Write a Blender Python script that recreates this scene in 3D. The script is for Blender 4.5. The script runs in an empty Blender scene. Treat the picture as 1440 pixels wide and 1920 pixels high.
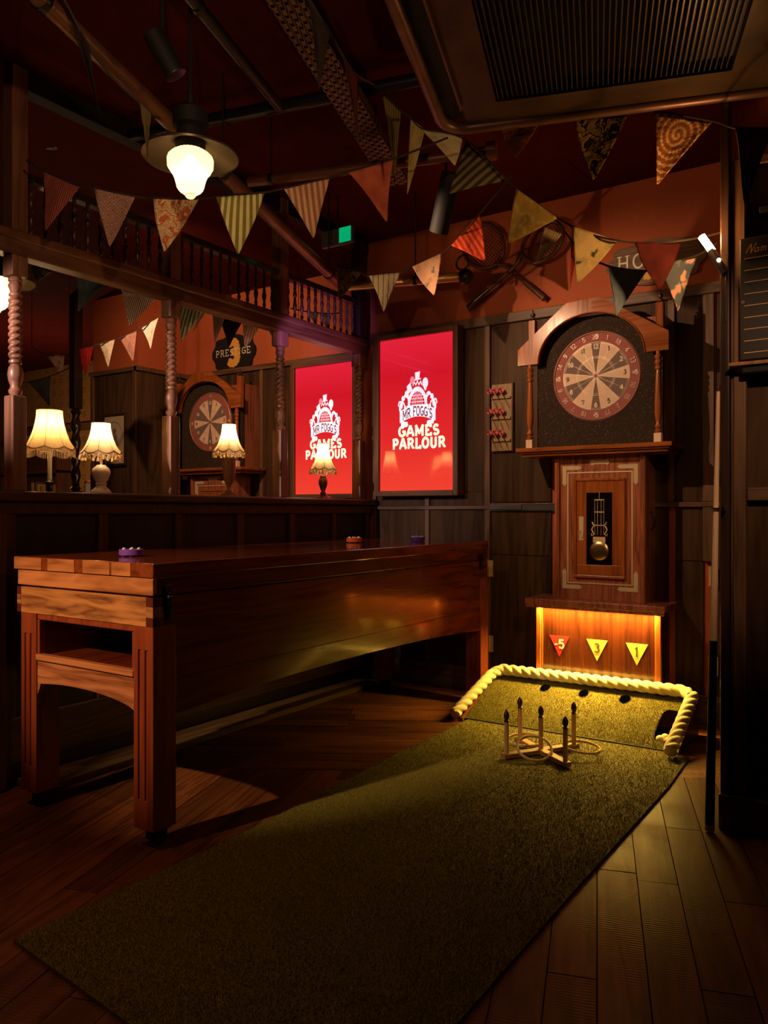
import bpy, math, random
from mathutils import Vector, Matrix
random.seed(7)
R=math.radians
sc=bpy.context.scene
col=sc.collection
# ---------------- camera, world, lights, exposure ----------------
cam=bpy.data.cameras.new('camera'); cam.sensor_fit='VERTICAL'; cam.sensor_height=36.0; cam.sensor_width=27.0
cam.lens=27.75; cam.clip_start=.05; cam.clip_end=60
co=bpy.data.objects.new('camera',cam); col.objects.link(co)
co.location=(0,0,1.12); co.rotation_euler=(R(90),0,R(33.8)); sc.camera=co
w=bpy.data.worlds.new('world'); sc.world=w; w.use_nodes=True
w.node_tree.nodes['Background'].inputs[0].default_value=(1.0,.45,.18,1); w.node_tree.nodes['Background'].inputs[1].default_value=.004
vs=sc.view_settings; vs.view_transform='Standard'; vs.look='None'; vs.gamma=1; vs.use_curve_mapping=False; vs.exposure=0.0
def aim(o,t): o.rotation_euler=(Vector(t)-o.location).to_track_quat('-Z','Y').to_euler()
def spot(loc,tgt,power,color,angle=50,blend=.6,r=.03):
    l=bpy.data.lights.new('spot_beam','SPOT'); l.energy=power; l.color=color; l.spot_size=R(angle); l.spot_blend=blend; l.shadow_soft_size=r
    o=bpy.data.objects.new('spot_beam',l); col.objects.link(o); o.location=loc; aim(o,tgt); return o
def point(loc,power,color,r=.03,parent=None):
    l=bpy.data.lights.new('lamp_or_fill_glow','POINT'); l.energy=power; l.color=color; l.shadow_soft_size=r
    o=bpy.data.objects.new('lamp_or_fill_glow',l); col.objects.link(o); o.location=loc
    if parent: o.parent=parent
    return o
WARM=(1.0,.50,.20); AMB=(1.0,.40,.11)
spot((-2.25,2.5,2.50),(-1.45,4.3,1.75),95,(1.0,.60,.34),62,.8,.012)     # picks out the clock dartboard
spot((-2.5,2.7,2.2),(-1.6,4.43,2.62),16,(1.0,.55,.28),70,.9,.012)     # added wash to brighten the orange wall and rackets
spot((-2.75,-.8,2.4),(-2.45,1.75,.80),430,(1.0,.60,.32),24,.7,.03)      # end of the games table
spot((-3.02,.3,2.1),(-3.1,3.0,1.5),260,(1.0,.74,.68),30,.9,.02)           # near faces of the posts
spot((-2.2,2.9,2.55),(-2.6,3.2,.95),6,(1.0,.62,.38),42,.9,.02)        # added spot to brighten the table lid and pucks
spot((-.3,1.0,2.85),(-.25,1.9,0),22,(1.0,.45,.13),60,.9,.05)             # carpet and boards
spot((-2.5,.7,2.8),(-2.6,1.2,0),34,(1.0,.42,.14),80,.9,.05)
spot((-3.6,2.75,2.75),(-4.75,4.8,2.05),120,(1.0,.55,.30),75,.8,.02)        # wall and clock of the next bay
spot((-2.6,2.9,1.9),(-3.05,3.75,2.20),60,(.50,.22,1.0),26,.8,.02)       # violet light on the beam
spot((-1.0,.8,2.25),(-2.15,2.1,2.42),26,(1.0,.58,.32),80,.9,.02)       # bunting
spot((.0,1.6,2.2),(-.6,3.03,1.35),44,(1.0,.58,.32),44,.8,.03)           # pier and score board

# ---------------- helpers ----------------
def sub(a,b): return (a[0]-b[0],a[1]-b[1],a[2]-b[2])
def empty(name,loc,label=None,cat=None,group=None,kind=None):
    o=bpy.data.objects.new(name,None); col.objects.link(o); o.location=loc; o.empty_display_size=.05
    tag(o,label,cat,group,kind); return o
def tag(o,label=None,cat=None,group=None,kind=None):
    if label: o['label']=label
    if cat: o['category']=cat
    if group: o['group']=group
    if kind: o['kind']=kind
    return o
def origin(p):
    v=Vector((0,0,0))
    while p is not None: v=v+p.location; p=p.parent
    return v
class G:
    def __init__(s): s.v=[]; s.f=[]; s.uv=None
    def add(s,vs,fs):
        n=len(s.v); s.v+= [tuple(p) for p in vs]; s.f+=[tuple(i+n for i in f) for f in fs]; return s
    def box(s,x0,x1,y0,y1,z0,z1,M=None):
        v=[(x0,y0,z0),(x1,y0,z0),(x1,y1,z0),(x0,y1,z0),(x0,y0,z1),(x1,y0,z1),(x1,y1,z1),(x0,y1,z1)]
        if M: v=[M@Vector(p) for p in v]
        return s.add(v,[(3,2,1,0),(4,5,6,7),(0,1,5,4),(1,2,6,5),(2,3,7,6),(3,0,4,7)])
    def prism(s,poly,fn,a,b):
        # poly: 2d outline, fn(u,v,w)->3d, extruded from w=a to w=b
        n=len(poly); v=[fn(p[0],p[1],a) for p in poly]+[fn(p[0],p[1],b) for p in poly]
        return s.add(v,[tuple(range(n))[::-1],tuple(range(n,2*n))]+[(i,(i+1)%n,(i+1)%n+n,i+n) for i in range(n)])
    def lathe(s,prof,c=(0,0,0),n=20,M=None,mod=None):
        v=[];f=[]
        for k,(r,z) in enumerate(prof):
            for i in range(n):
                a=2*math.pi*i/n; q=r*(mod(a,z,k) if mod else 1)
                p=Vector((q*math.cos(a),q*math.sin(a),z))
                if M: p=M@p
                v.append((p[0]+c[0],p[1]+c[1],p[2]+c[2]))
        m=len(prof)
        for k in range(m-1):
            for i in range(n): j=(i+1)%n; f.append((k*n+i,k*n+j,(k+1)*n+j,(k+1)*n+i))
        f.append(tuple(range(n))[::-1]); f.append(tuple(range((m-1)*n,m*n)))
        return s.add(v,f)
    def tube(s,path,r,n=8,mod=None,closed=False):
        pts=[Vector(p) for p in path]; v=[];f=[]; L=0; up=Vector((0,0,1)); prev=None
        m=len(pts)
        for k,p in enumerate(pts):
            if closed: t=(pts[(k+1)%m]-pts[k-1]).normalized()
            else: t=(pts[min(k+1,m-1)]-pts[max(k-1,0)]).normalized()
            if k: L+=(p-pts[k-1]).length
            if prev is None:
                a=up if abs(t.z)<.9 else Vector((1,0,0)); x=t.cross(a).normalized()
            else: x=(prev-t*prev.dot(t)).normalized()
            prev=x; y=t.cross(x)
            rr=r(k/(m-1)) if callable(r) else r
            for i in range(n):
                a=2*math.pi*i/n; q=rr*(mod(a,L) if mod else 1)
                v.append(p+x*(q*math.cos(a))+y*(q*math.sin(a)))
        for k in range(m-1 if not closed else m):
            k2=(k+1)%m
            for i in range(n): j=(i+1)%n; f.append((k*n+i,k*n+j,k2*n+j,k2*n+i))
        if not closed: f.append(tuple(range(n))[::-1]); f.append(tuple(range((m-1)*n,m*n)))
        return s.add(v,f)
    def ball(s,c,r,n=10,m=7,sz=1):
        return s.lathe([(max(r*math.sin(math.pi*k/m),1e-4),-r*sz*math.cos(math.pi*k/m)) for k in range(m+1)],c,n)
    def build(s,name,mat,parent=None,smooth=False,bev=0,**kw):
        o3=origin(parent) if parent else Vector((0,0,0))
        me=bpy.data.meshes.new(name); me.from_pydata([(p[0]-o3[0],p[1]-o3[1],p[2]-o3[2]) for p in s.v],[],s.f)
        if s.uv:
            ul=me.uv_layers.new(name='UVMap')
            for l in me.loops: ul.data[l.index].uv=s.uv[l.vertex_index]
        me.materials.append(mat); o=bpy.data.objects.new(name,me); col.objects.link(o)
        if smooth:
            for p in me.polygons: p.use_smooth=True
            try: me.set_sharp_from_angle(angle=R(40))
            except Exception: pass
        if parent: o.parent=parent
        if bev:
            b=o.modifiers.new('bevel','BEVEL'); b.width=bev; b.segments=2; b.limit_method='ANGLE'; b.angle_limit=R(35)
        tag(o,**kw); return o
def recenter(o):
    # put the origin of a top-level mesh at its base centre
    vs_=[v.co.copy() for v in o.data.vertices]
    c=Vector(((min(v.x for v in vs_)+max(v.x for v in vs_))/2,(min(v.y for v in vs_)+max(v.y for v in vs_))/2,min(v.z for v in vs_)))
    for v in o.data.vertices: v.co-=c
    o.location=o.location+c; return o
def copy_tree(o,parent=None):
    c=o.copy(); col.objects.link(c); c.parent=parent
    for ch in [x for x in bpy.data.objects if x.parent==o]: copy_tree(ch,c)
    return c
XZ=lambda Y:(lambda u,v,w:(u,Y-w,v))     # drawing plane of the back wall, w comes out of it
YZ=lambda X:(lambda u,v,w:(X+w,u,v))
def box(name,mat,b,parent=None,bev=0,**kw): return G().box(*b).build(name,mat,parent,bev=bev,**kw)

# ---------------- materials ----------------
def newmat(name):
    m=bpy.data.materials.new(name); m.use_nodes=True; nt=m.node_tree; return m,nt,nt.nodes['Principled BSDF']
def N(nt,t,**kw):
    n=nt.nodes.new(t)
    for k,v in kw.items(): setattr(n,k,v)
    return n
def ramp(nt,src,stops):
    r=N(nt,'ShaderNodeValToRGB'); e=r.color_ramp.elements
    e[0].position,e[0].color=stops[0][0],(*stops[0][1],1); e[1].position,e[1].color=stops[-1][0],(*stops[-1][1],1)
    for p,c in stops[1:-1]: x=e.new(p); x.color=(*c,1)
    nt.links.new(src,r.inputs[0]); return r.outputs[0]
def plain(name,c,rough=.5,metal=0,bump=0,bs=200,var=0,spec=.5):
    m,nt,b=newmat(name); b.inputs['Base Color'].default_value=(*c,1); b.inputs['Roughness'].default_value=rough; b.inputs['Metallic'].default_value=metal
    b.inputs['Specular IOR Level'].default_value=spec
    tc=N(nt,'ShaderNodeTexCoord')
    if var:
        n=N(nt,'ShaderNodeTexNoise'); n.inputs['Scale'].default_value=9; n.inputs['Detail'].default_value=5; nt.links.new(tc.outputs['Object'],n.inputs['Vector'])
        nt.links.new(ramp(nt,n.outputs['Fac'],[(.3,tuple(x*(1-var) for x in c)),(.7,tuple(min(1,x*(1+var)) for x in c))]),b.inputs['Base Color'])
    if bump:
        n=N(nt,'ShaderNodeTexNoise'); n.inputs['Scale'].default_value=bs; nt.links.new(tc.outputs['Object'],n.inputs['Vector'])
        q=N(nt,'ShaderNodeBump'); q.inputs['Strength'].default_value=bump; q.inputs['Distance'].default_value=.004
        nt.links.new(n.outputs['Fac'],q.inputs['Height']); nt.links.new(q.outputs['Normal'],b.inputs['Normal'])
    return m
def emit(name,c,s=1):
    m,nt,b=newmat(name); b.inputs['Base Color'].default_value=(*c,1); b.inputs['Emission Color'].default_value=(*c,1); b.inputs['Emission Strength'].default_value=s; b.inputs['Roughness'].default_value=.4
    return m
def wood(name,dark,light,axis='Z',scale=1.0,rough=.35,coat=0,figure=.5,bump=.12,spec=.5,objvar=.25,knots=False):
    m,nt,b=newmat(name); L=nt.links
    tc=N(nt,'ShaderNodeTexCoord'); oi=N(nt,'ShaderNodeObjectInfo')
    vm=N(nt,'ShaderNodeVectorMath',operation='ADD'); L.new(tc.outputs['Object'],vm.inputs[0])
    cm=N(nt,'ShaderNodeVectorMath',operation='SCALE'); cm.inputs[0].default_value=(13.1,7.7,5.3); L.new(oi.outputs['Random'],cm.inputs['Scale']); L.new(cm.outputs[0],vm.inputs[1])
    mp=N(nt,'ShaderNodeMapping'); s=[9*scale]*3; s['XYZ'.index(axis)]=.8*scale; mp.inputs['Scale'].default_value=s; L.new(vm.outputs[0],mp.inputs['Vector'])
    n1=N(nt,'ShaderNodeTexNoise'); n1.inputs['Scale'].default_value=1.3; n1.inputs['Detail'].default_value=3; n1.inputs['Distortion'].default_value=figure; L.new(mp.outputs[0],n1.inputs['Vector'])
    rg=N(nt,'ShaderNodeMath',operation='MULTIPLY'); rg.inputs[1].default_value=9; L.new(n1.outputs['Fac'],rg.inputs[0])
    sn=N(nt,'ShaderNodeMath',operation='PINGPONG'); sn.inputs[1].default_value=1; L.new(rg.outputs[0],sn.inputs[0])
    mp2=N(nt,'ShaderNodeMapping'); s=[70*scale]*3; s['XYZ'.index(axis)]=2.5*scale; mp2.inputs['Scale'].default_value=s; L.new(vm.outputs[0],mp2.inputs['Vector'])
    n2=N(nt,'ShaderNodeTexNoise'); n2.inputs['Scale'].default_value=1; n2.inputs['Detail'].default_value=4; L.new(mp2.outputs[0],n2.inputs['Vector'])
    mx=N(nt,'ShaderNodeMath',operation='MULTIPLY'); mx.inputs[1].default_value=.45; L.new(sn.outputs[0],mx.inputs[0])
    ad=N(nt,'ShaderNodeMath',operation='MULTIPLY_ADD'); ad.inputs[1].default_value=.75; L.new(n2.outputs['Fac'],ad.inputs[0]); L.new(mx.outputs[0],ad.inputs[2])
    mid=tuple((a+c)/2 for a,c in zip(dark,light))
    cr=ramp(nt,ad.outputs[0],[(.25,dark),(.5,mid),(.85,light)])
    # each board a little different
    ml=N(nt,'ShaderNodeMath',operation='MULTIPLY_ADD'); ml.inputs[1].default_value=2*objvar; ml.inputs[2].default_value=1-objvar; L.new(oi.outputs['Random'],ml.inputs[0])
    sc2=N(nt,'ShaderNodeVectorMath',operation='SCALE'); L.new(cr,sc2.inputs[0]); L.new(ml.outputs[0],sc2.inputs['Scale'])
    L.new(sc2.outputs[0],b.inputs['Base Color'])
    rr=N(nt,'ShaderNodeMapRange'); rr.inputs['To Min'].default_value=max(.03,rough-.08); rr.inputs['To Max'].default_value=rough+.12; L.new(n2.outputs['Fac'],rr.inputs['Value']); L.new(rr.outputs[0],b.inputs['Roughness'])
    b.inputs['Coat Weight'].default_value=coat; b.inputs['Coat Roughness'].default_value=.08; b.inputs['Specular IOR Level'].default_value=spec
    q=N(nt,'ShaderNodeBump'); q.inputs['Strength'].default_value=bump; q.inputs['Distance'].default_value=.002; L.new(ad.outputs[0],q.inputs['Height']); L.new(q.outputs['Normal'],b.inputs['Normal'])
    return m
mah_y=wood('mahogany_top',(.11,.022,.006),(.24,.055,.014),'Y',1,.12,.5,.3,.02,objvar=.05)
mah_yd=wood('mahogany_side',(.075,.012,.003),(.16,.028,.007),'Y',.8,.2,.3,1.2,.03,objvar=.12)
mah_x=wood('mahogany_end',(.20,.06,.018),(.52,.20,.07),'X',.7,.22,.3,.9,.03,objvar=.08)
mah_b=wood('figured_board',(.13,.04,.012),(.52,.22,.07),'X',.6,.22,.3,2.2,.03,objvar=0)
mah_s=wood('sapele_apron',(.16,.045,.015),(.48,.18,.07),'X',1.6,.3,.1,.3,.03,objvar=0)
mah_z=wood('mahogany_leg',(.16,.030,.010),(.26,.055,.018),'Z',1,.25,.2,.3,.03,objvar=.05)
darkfinger=plain('dark_finger_joint',(.09,.018,.008),.3)
clk_z=wood('clock_case_wood',(.17,.046,.022),(.42,.14,.068),'Z',.9,.25,.2,1.6,.03,objvar=.08)
clk_o=wood('orange_mahogany',(.20,.045,.009),(.38,.110,.024),'Z',1,.2,0,.4,.03,spec=.25,objvar=.1)
clk_ox=wood('orange_mahogany_across',(.20,.048,.010),(.38,.115,.026),'X',1,.2,0,.6,.03,spec=.25,objvar=.1)
pan=wood('dark_ply_panel',(.034,.018,.009),(.090,.047,.024),'Z',.5,.42,0,1.5,.05,spec=.12,objvar=.12)
panb=wood('dark_partition_panel',(.022,.010,.006),(.045,.020,.011),'Z',.5,.4,0,1.2,.05,objvar=.1)
bat=wood('batten_wood',(.07,.034,.016),(.19,.095,.045),'Z',1,.45,0,.5,.15,objvar=.15)
batx=wood('batten_wood_across',(.06,.030,.015),(.18,.09,.045),'X',1,.45,0,.5,.15,objvar=.1)
stile=wood('partition_stile',(.06,.022,.010),(.12,.045,.02),'Z',1,.35,0,.4,.1,objvar=.1)
beamw=wood('beam_wood',(.08,.030,.013),(.20,.080,.032),'Y',1,.4,0,.5,.15,objvar=0)
postw=wood('post_wood',(.12,.05,.026),(.30,.13,.07),'Z',1,.38,0,.5,.1,objvar=.05)
darkw=wood('dark_turned_wood',(.02,.010,.007),(.05,.025,.015),'Z',1,.3,.2,.4,.05)
spindw=wood('spindle_wood',(.045,.018,.011),(.10,.042,.025),'Z',1,.25,.3,.4,.05)
ledgew=wood('ledge_wood',(.035,.014,.008),(.09,.038,.02),'Y',1,.3,.2,.4,.05,objvar=0)
kick=wood('rough_pine',(.06,.035,.012),(.17,.10,.035),'Y',1,.6,0,.9,.2,objvar=.1)
goblet=wood('turned_goblet_wood',(.24,.10,.045),(.42,.19,.09),'Z',1,.3,.2,.4,.05)
rackw=wood('dart_rack_wood',(.22,.13,.06),(.42,.26,.12),'Z',1,.5,0,.5,.1,objvar=0)
pegw=wood('peg_wood',(.42,.24,.10),(.62,.38,.17),'Z',1,.5,0,.2,.05)
pegd=plain('dark_peg_cap',(.045,.018,.015),.35)
barw=wood('quoit_cross_wood',(.30,.15,.05),(.45,.25,.09),'X',1,.5,0,.3,.05)
black=plain('black_metal',(.012,.011,.011),.35,.2)
blackm=plain('black_matte',(.005,.0045,.0045),.7)
gunm=plain('gunmetal_slide',(.16,.16,.18),.35,.9)
chrome=plain('chrome',(.7,.7,.72),.12,1)
brass=plain('engraved_brass',(.80,.64,.38),.45,.25,.8,700)
brassp=plain('pale_brass_inlay',(.85,.62,.32),.35,.3)
brasspol=plain('brushed_brass_disc',(.62,.46,.22),.28,1)
white=plain('white_bead',(.85,.82,.78),.3)
cork=plain('speckled_cork',(.028,.015,.007),.9,0,.5,300,.0)
bronze=plain('brown_painted_metal',(.060,.034,.012),.42,.5,.2,30,.45)
purplem=plain('satin_duct_edge',(.16,.08,.055),.4,.5,0,0,.3)
ropem=plain('cotton_rope',(.66,.58,.34),.85,0,.5,500,.12)
ropes=plain('sisal_rope',(.55,.40,.20),.85,0,.6,700,.15)
urnm=plain('cream_alabaster',(.80,.60,.46),.25,0,0,0,.06)
bal_w=plain('cream_ball',(.80,.62,.40),.4); bal_r=plain('red_ball',(.55,.03,.02),.35); bal_g=plain('green_ball',(.12,.2,.12),.4)
purp=plain('purple_puck',(.17,.06,.42),.3); oran=plain('orange_puck',(.85,.14,.015),.3)
creamp=plain('cream_paint',(.85,.80,.60),.5); 
def speckle(m,c2,scale,thr):
    nt=m.node_tree; b=nt.nodes['Principled BSDF']; base=tuple(b.inputs['Base Color'].default_value)[:3]
    tc=N(nt,'ShaderNodeTexCoord'); n=N(nt,'ShaderNodeTexNoise'); n.inputs['Scale'].default_value=scale; n.inputs['Detail'].default_value=3; nt.links.new(tc.outputs['Object'],n.inputs['Vector'])
    nt.links.new(ramp(nt,n.outputs['Fac'],[(thr-.02,base),(thr+.06,c2)]),b.inputs['Base Color'])
speckle(cork,(.20,.10,.04),170,.63)
# ribbed orange wallpaper
def wallpaper(name,c):
    m,nt,b=newmat(name); tc=N(nt,'ShaderNodeTexCoord'); wv=N(nt,'ShaderNodeTexWave'); wv.inputs['Scale'].default_value=38; wv.inputs['Distortion'].default_value=.3
    mp=N(nt,'ShaderNodeMapping'); mp.inputs['Scale'].default_value=(1,1,0.02); nt.links.new(tc.outputs['Object'],mp.inputs[0]); nt.links.new(mp.outputs[0],wv.inputs['Vector'])
    n=N(nt,'ShaderNodeTexNoise'); n.inputs['Scale'].default_value=3; nt.links.new(tc.outputs['Object'],n.inputs['Vector'])
    ml=N(nt,'ShaderNodeMath',operation='MULTIPLY_ADD'); ml.inputs[1].default_value=.25; nt.links.new(wv.outputs['Fac'],ml.inputs[0]); nt.links.new(n.outputs['Fac'],ml.inputs[2])
    nt.links.new(ramp(nt,ml.outputs[0],[(.3,tuple(x*.78 for x in c)),(.95,c)]),b.inputs['Base Color']); b.inputs['Roughness'].default_value=.75
    q=N(nt,'ShaderNodeBump'); q.inputs['Strength'].default_value=.3; q.inputs['Distance'].default_value=.002; nt.links.new(wv.outputs['Fac'],q.inputs['Height']); nt.links.new(q.outputs['Normal'],b.inputs['Normal'])
    return m
wallp=wallpaper('terracotta_wallpaper',(.52,.115,.035))
ceilm=plain('dark_red_ceiling_paint',(.075,.008,.005),.9,0,.3,12,.12,.06)
# floor boards: stained wood with saw marks
def floorwood():
    m=wood('stained_floor_board',(.062,.018,.006),(.175,.058,.016),'Y',.8,.42,.0,1.0,.15,spec=.35,objvar=.38)
    nt=m.node_tree; b=nt.nodes['Principled BSDF']; tc=[n for n in nt.nodes if n.type=='TEX_COORD'][0]
    wv=N(nt,'ShaderNodeTexWave',bands_direction='Y'); wv.inputs['Scale'].default_value=28; wv.inputs['Distortion'].default_value=3; wv.inputs['Detail Scale'].default_value=.6
    nt.links.new(tc.outputs['Object'],wv.inputs['Vector'])
    n=N(nt,'ShaderNodeTexNoise'); n.inputs['Scale'].default_value=4; nt.links.new(tc.outputs['Object'],n.inputs['Vector'])
    mk=N(nt,'ShaderNodeMapRange'); mk.inputs['From Min'].default_value=.45; mk.inputs['From Max'].default_value=.65; nt.links.new(n.outputs['Fac'],mk.inputs['Value'])
    mu=N(nt,'ShaderNodeMath',operation='MULTIPLY'); nt.links.new(wv.outputs['Fac'],mu.inputs[0]); nt.links.new(mk.outputs[0],mu.inputs[1])
    q=N(nt,'ShaderNodeBump'); q.inputs['Strength'].default_value=.35; q.inputs['Distance'].default_value=.003; nt.links.new(mu.outputs[0],q.inputs['Height'])
    old=b.inputs['Normal'].links[0].from_node; nt.links.new(old.outputs['Normal'],q.inputs['Normal']); nt.links.new(q.outputs['Normal'],b.inputs['Normal'])
    return m
floorm=floorwood()
subf=plain('dark_subfloor',(.012,.006,.003),.8)
def grassmat():
    m,nt,b=newmat('artificial_grass'); tc=N(nt,'ShaderNodeTexCoord'); n=N(nt,'ShaderNodeTexNoise'); n.inputs['Scale'].default_value=520; n.inputs['Detail'].default_value=2; nt.links.new(tc.outputs['Object'],n.inputs['Vector'])
    nt.links.new(ramp(nt,n.outputs['Fac'],[(.3,(.085,.078,.008)),(.5,(.215,.190,.019)),(.72,(.47,.40,.055))]),b.inputs['Base Color']); b.inputs['Roughness'].default_value=.6
    q=N(nt,'ShaderNodeBump'); q.inputs['Strength'].default_value=.8; q.inputs['Distance'].default_value=.006; nt.links.new(n.outputs['Fac'],q.inputs['Height']); nt.links.new(q.outputs['Normal'],b.inputs['Normal'])
    return m
grass=grassmat()

# ---------------- structure ----------------
XP,YW,YB,CZ=-3.05,4.43,4.835,2.96
st=dict(kind='structure')
floor=box('floor',subf,(-10,3.5,-3,7.5,-.05,-.012),**st)
ceiling=box('ceiling',ceilm,(-10,3.5,-3,7.5,CZ,CZ+.06),**st)
def clip(poly,p,n):
    out=[]
    for i in range(len(poly)):
        a,b=poly[i],poly[(i+1)%len(poly)]; da=(a[0]-p[0])*n[0]+(a[1]-p[1])*n[1]; db=(b[0]-p[0])*n[0]+(b[1]-p[1])*n[1]
        if da>=0: out.append(a)
        if da*db<0: t=da/(da-db); out.append((a[0]+(b[0]-a[0])*t,a[1]+(b[1]-a[1])*t))
    return out
def planks(ang,width,lo,region,bp,bn,seedv):
    # boards running along angle ang (from +Y towards -X), kept on one side of the joint line
    rnd=random.Random(seedv); dx,dy=-math.sin(ang),math.cos(ang); px_,py_=dy,-dx; cnt=0
    x0,x1,y0,y1=region
    for k in range(-45,46):
        s=rnd.uniform(0,lo)-6
        while s<7:
            ln=rnd.uniform(.75,1.5)*lo; a=k*width+.0015; b=(k+1)*width-.0015
            q=[(a,s+.0015),(b,s+.0015),(b,s+ln-.0015),(a,s+ln-.0015)]
            P=[(u*px_+v*dx,u*py_+v*dy) for u,v in q]; s+=ln
            P=clip(P,(x0,0),(1,0)); P=P and clip(P,(x1,0),(-1,0)); P=P and clip(P,(0,y0),(0,1)); P=P and clip(P,(0,y1),(0,-1)); P=P and clip(P,bp,bn)
            if not P or len(P)<3: continue
            ar=abs(sum(P[i][0]*P[(i+1)%len(P)][1]-P[(i+1)%len(P)][0]*P[i][1] for i in range(len(P))))/2
            if ar<.002: continue
            z=-rnd.uniform(0,.0016)
            g=G(); cx=sum(p[0] for p in P)/len(P); cy=sum(p[1] for p in P)/len(P)
            loc=[((p[0]-cx)*px_+(p[1]-cy)*py_,(p[0]-cx)*dx+(p[1]-cy)*dy) for p in P]
            g.prism(loc,lambda u,v,w_:(u,v,w_),-.012,z)
            o=g.build('floor_board',floorm,floor,bev=0); o.location=(cx,cy,0); o.rotation_euler=(0,0,ang)
            # mesh was built relative to the floor origin, which is the world origin
            cnt+=1
    return cnt
bp=(-.863,3.436); bd=Vector((1.68,.98)).normalized(); bn=(bd.y,-bd.x)
planks(R(18.7),.118,1.15,(-3.2,.45,.75,4.43),bp,bn,3)
planks(R(-58),.118,1.15,(-3.2,-.1,2.2,4.43),bp,(-bn[0],-bn[1]),5)
# back wall
wb=G().box(-3.16,3.4,YW,YW+.1,0,CZ).build('wall_back',wallp,None,**st)
def wpart(name,mat,b,bev=.002,parent=None): return box(name,mat,b,parent or wb,bev)
F=YW
for x0,x1,z0,z1 in [(-3.012,-2.628,.15,1.135),(-2.598,-2.2,.15,1.135),(-3.012,-2.628,1.16,1.24),(-2.598,-2.2,1.16,1.24),(-3.012,-2.2,1.245,2.268),
                    (-2.16,-1.77,.15,.855),(-2.16,-1.77,.86,1.136),(-2.16,-1.77,1.18,1.476),(-2.16,-1.77,1.482,2.268),(-1.735,-1.1,.15,2.268),(-1.065,-.92,.15,.855),(-1.065,-.92,.86,1.145),(-1.065,-.92,1.175,2.268),(-.86,-.45,.15,2.268),(-.45,1.2,.15,2.268),(1.2,3.3,.15,2.268)]:
    wpart('panel',pan,(x0,x1,F-.012,F,z0,z1))
for x,wd,z0,z1 in [(-3.04,.025,0,2.268),(-2.628,.03,.15,1.136),(-2.628,.03,1.159,1.25),(-2.2,.036,.15,2.268),(-1.765,.03,1.48,2.268),(-1.1,.035,1.175,2.268),(-.92,.055,.86,1.145),(-.92,.055,1.175,2.268),(-.835,.03,0,2.268)]:
    wpart('batten',bat,(x,x+wd,F-.028,F,z0,z1))
wpart('top_rail',batx,(-3.05,3.3,F-.04,F,2.268,2.327),.004)
wpart('dado_rail',batx,(-3.05,-2.165,F-.034,F,1.136,1.160),.003)
wpart('dado_rail',batx,(-1.2,-.8,F-.034,F,1.147,1.173),.003)
bb=box('baseboard_back',batx,(-3.05,3.3,F-.03,F-.013,0,.15),None,.004,**st)
for x,z in [(-2.163,.31),(-2.163,.773),(-.867,.782),(-.867,.31)]:
    h=empty('brass_hinge',(x,F-.03,z-.045),{(-2.163,.31):'small brass butt hinge low on the wall batten behind the games table',(-2.163,.773):'small brass butt hinge on the batten at the far end of the table top',(-.867,.782):'brass butt hinge higher up on the wall panel right of the clock',(-.867,.31):'brass butt hinge low down on the wall panel behind the rope end'}[(x,z)],'hinge')
    for s in(-1,1): box('leaf',brassp,(x+(.002 if s>0 else -.024),x+(.024 if s>0 else -.002),F-.0335,F-.0285,z-.05,z+.05),h,.001)
    G().tube([(x,F-.035,z-.05),(x,F-.035,z+.05)],.004,8).build('knuckle',brassp,h,True)
# dark metal drawer slide left on the wall beside the clock
t=empty('drawer_slide',(-1.95,F-.03,1.13),'black metal drawer runner fixed across the panel left of the clock case','drawer runner')
G().box(-2.165,-1.68,F-.026,F-.0125,1.125,1.172).build('outer_rail',gunm,t,bev=.002)
g=G(); g.box(-2.165,-1.95,F-.036,F-.0265,1.134,1.163); g.build('inner_rail',gunm,t,bev=.002)
g=G()
for k in range(14):
    for z in(1.129,1.166): g.box(-1.94+k*.019,-1.932+k*.019,F-.031,F-.0255,z,z+.004)
g.build('ball_cage',blackm,t)
# partition side wall further toward the camera, back bay walls
wl=G().box(-3.3,-3.04,-3,1.79,0,1.12).build('wall_left',pan,None,bev=.003,**st)
box('trim_1',stile,(-3.045,-3.015,1.70,1.79,0,1.12),None,.006,**st)
wbay=G().box(-5.34,-3.1,YB,YB+.1,0,CZ).build('wall_bay_back',wallp,None,**st)
box('wall_return',pan,(-3.16,-3.06,YW+.1,YB,0,CZ),None,0,**st)
pier_l=G().box(-5.93,-5.34,4.305,YB+.1,0,CZ).build('wall_pier',wallp,None,**st)
box('panel',pan,(-5.93,-5.335,4.29,4.305,0,2.3),pier_l,.002); box('panel',pan,(-5.34,-5.325,4.305,YB,0,2.3),pier_l,.002)
box('top_rail',batx,(-5.94,-5.31,4.265,4.305,2.29,2.327),pier_l,.003); box('top_rail',bat,(-5.34,-5.30,4.265,YB,2.29,2.327),pier_l,.003)
for x in (-5.375,-5.93): box('batten',bat,(x,x+.04,4.275,4.29,0,2.29),pier_l,.003)
for x0,x1 in [(-5.3,-4.7),(-4.66,-4.22),(-4.18,-3.4),(-3.4,-3.11)]: box('panel',pan,(x0,x1,YB-.012,YB,0,2.29),wbay,.002)
for x in (-4.7,-4.22,-4.45): box('batten',bat,(x,x+.035,YB-.028,YB,0,2.29),wbay,.003)
box('top_rail',batx,(-5.32,-3.11,YB-.04,YB,2.285,2.327),wbay,.004)
box('dado_rail',batx,(-5.32,-3.11,YB-.034,YB,1.136,1.16),wbay,.003)
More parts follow.
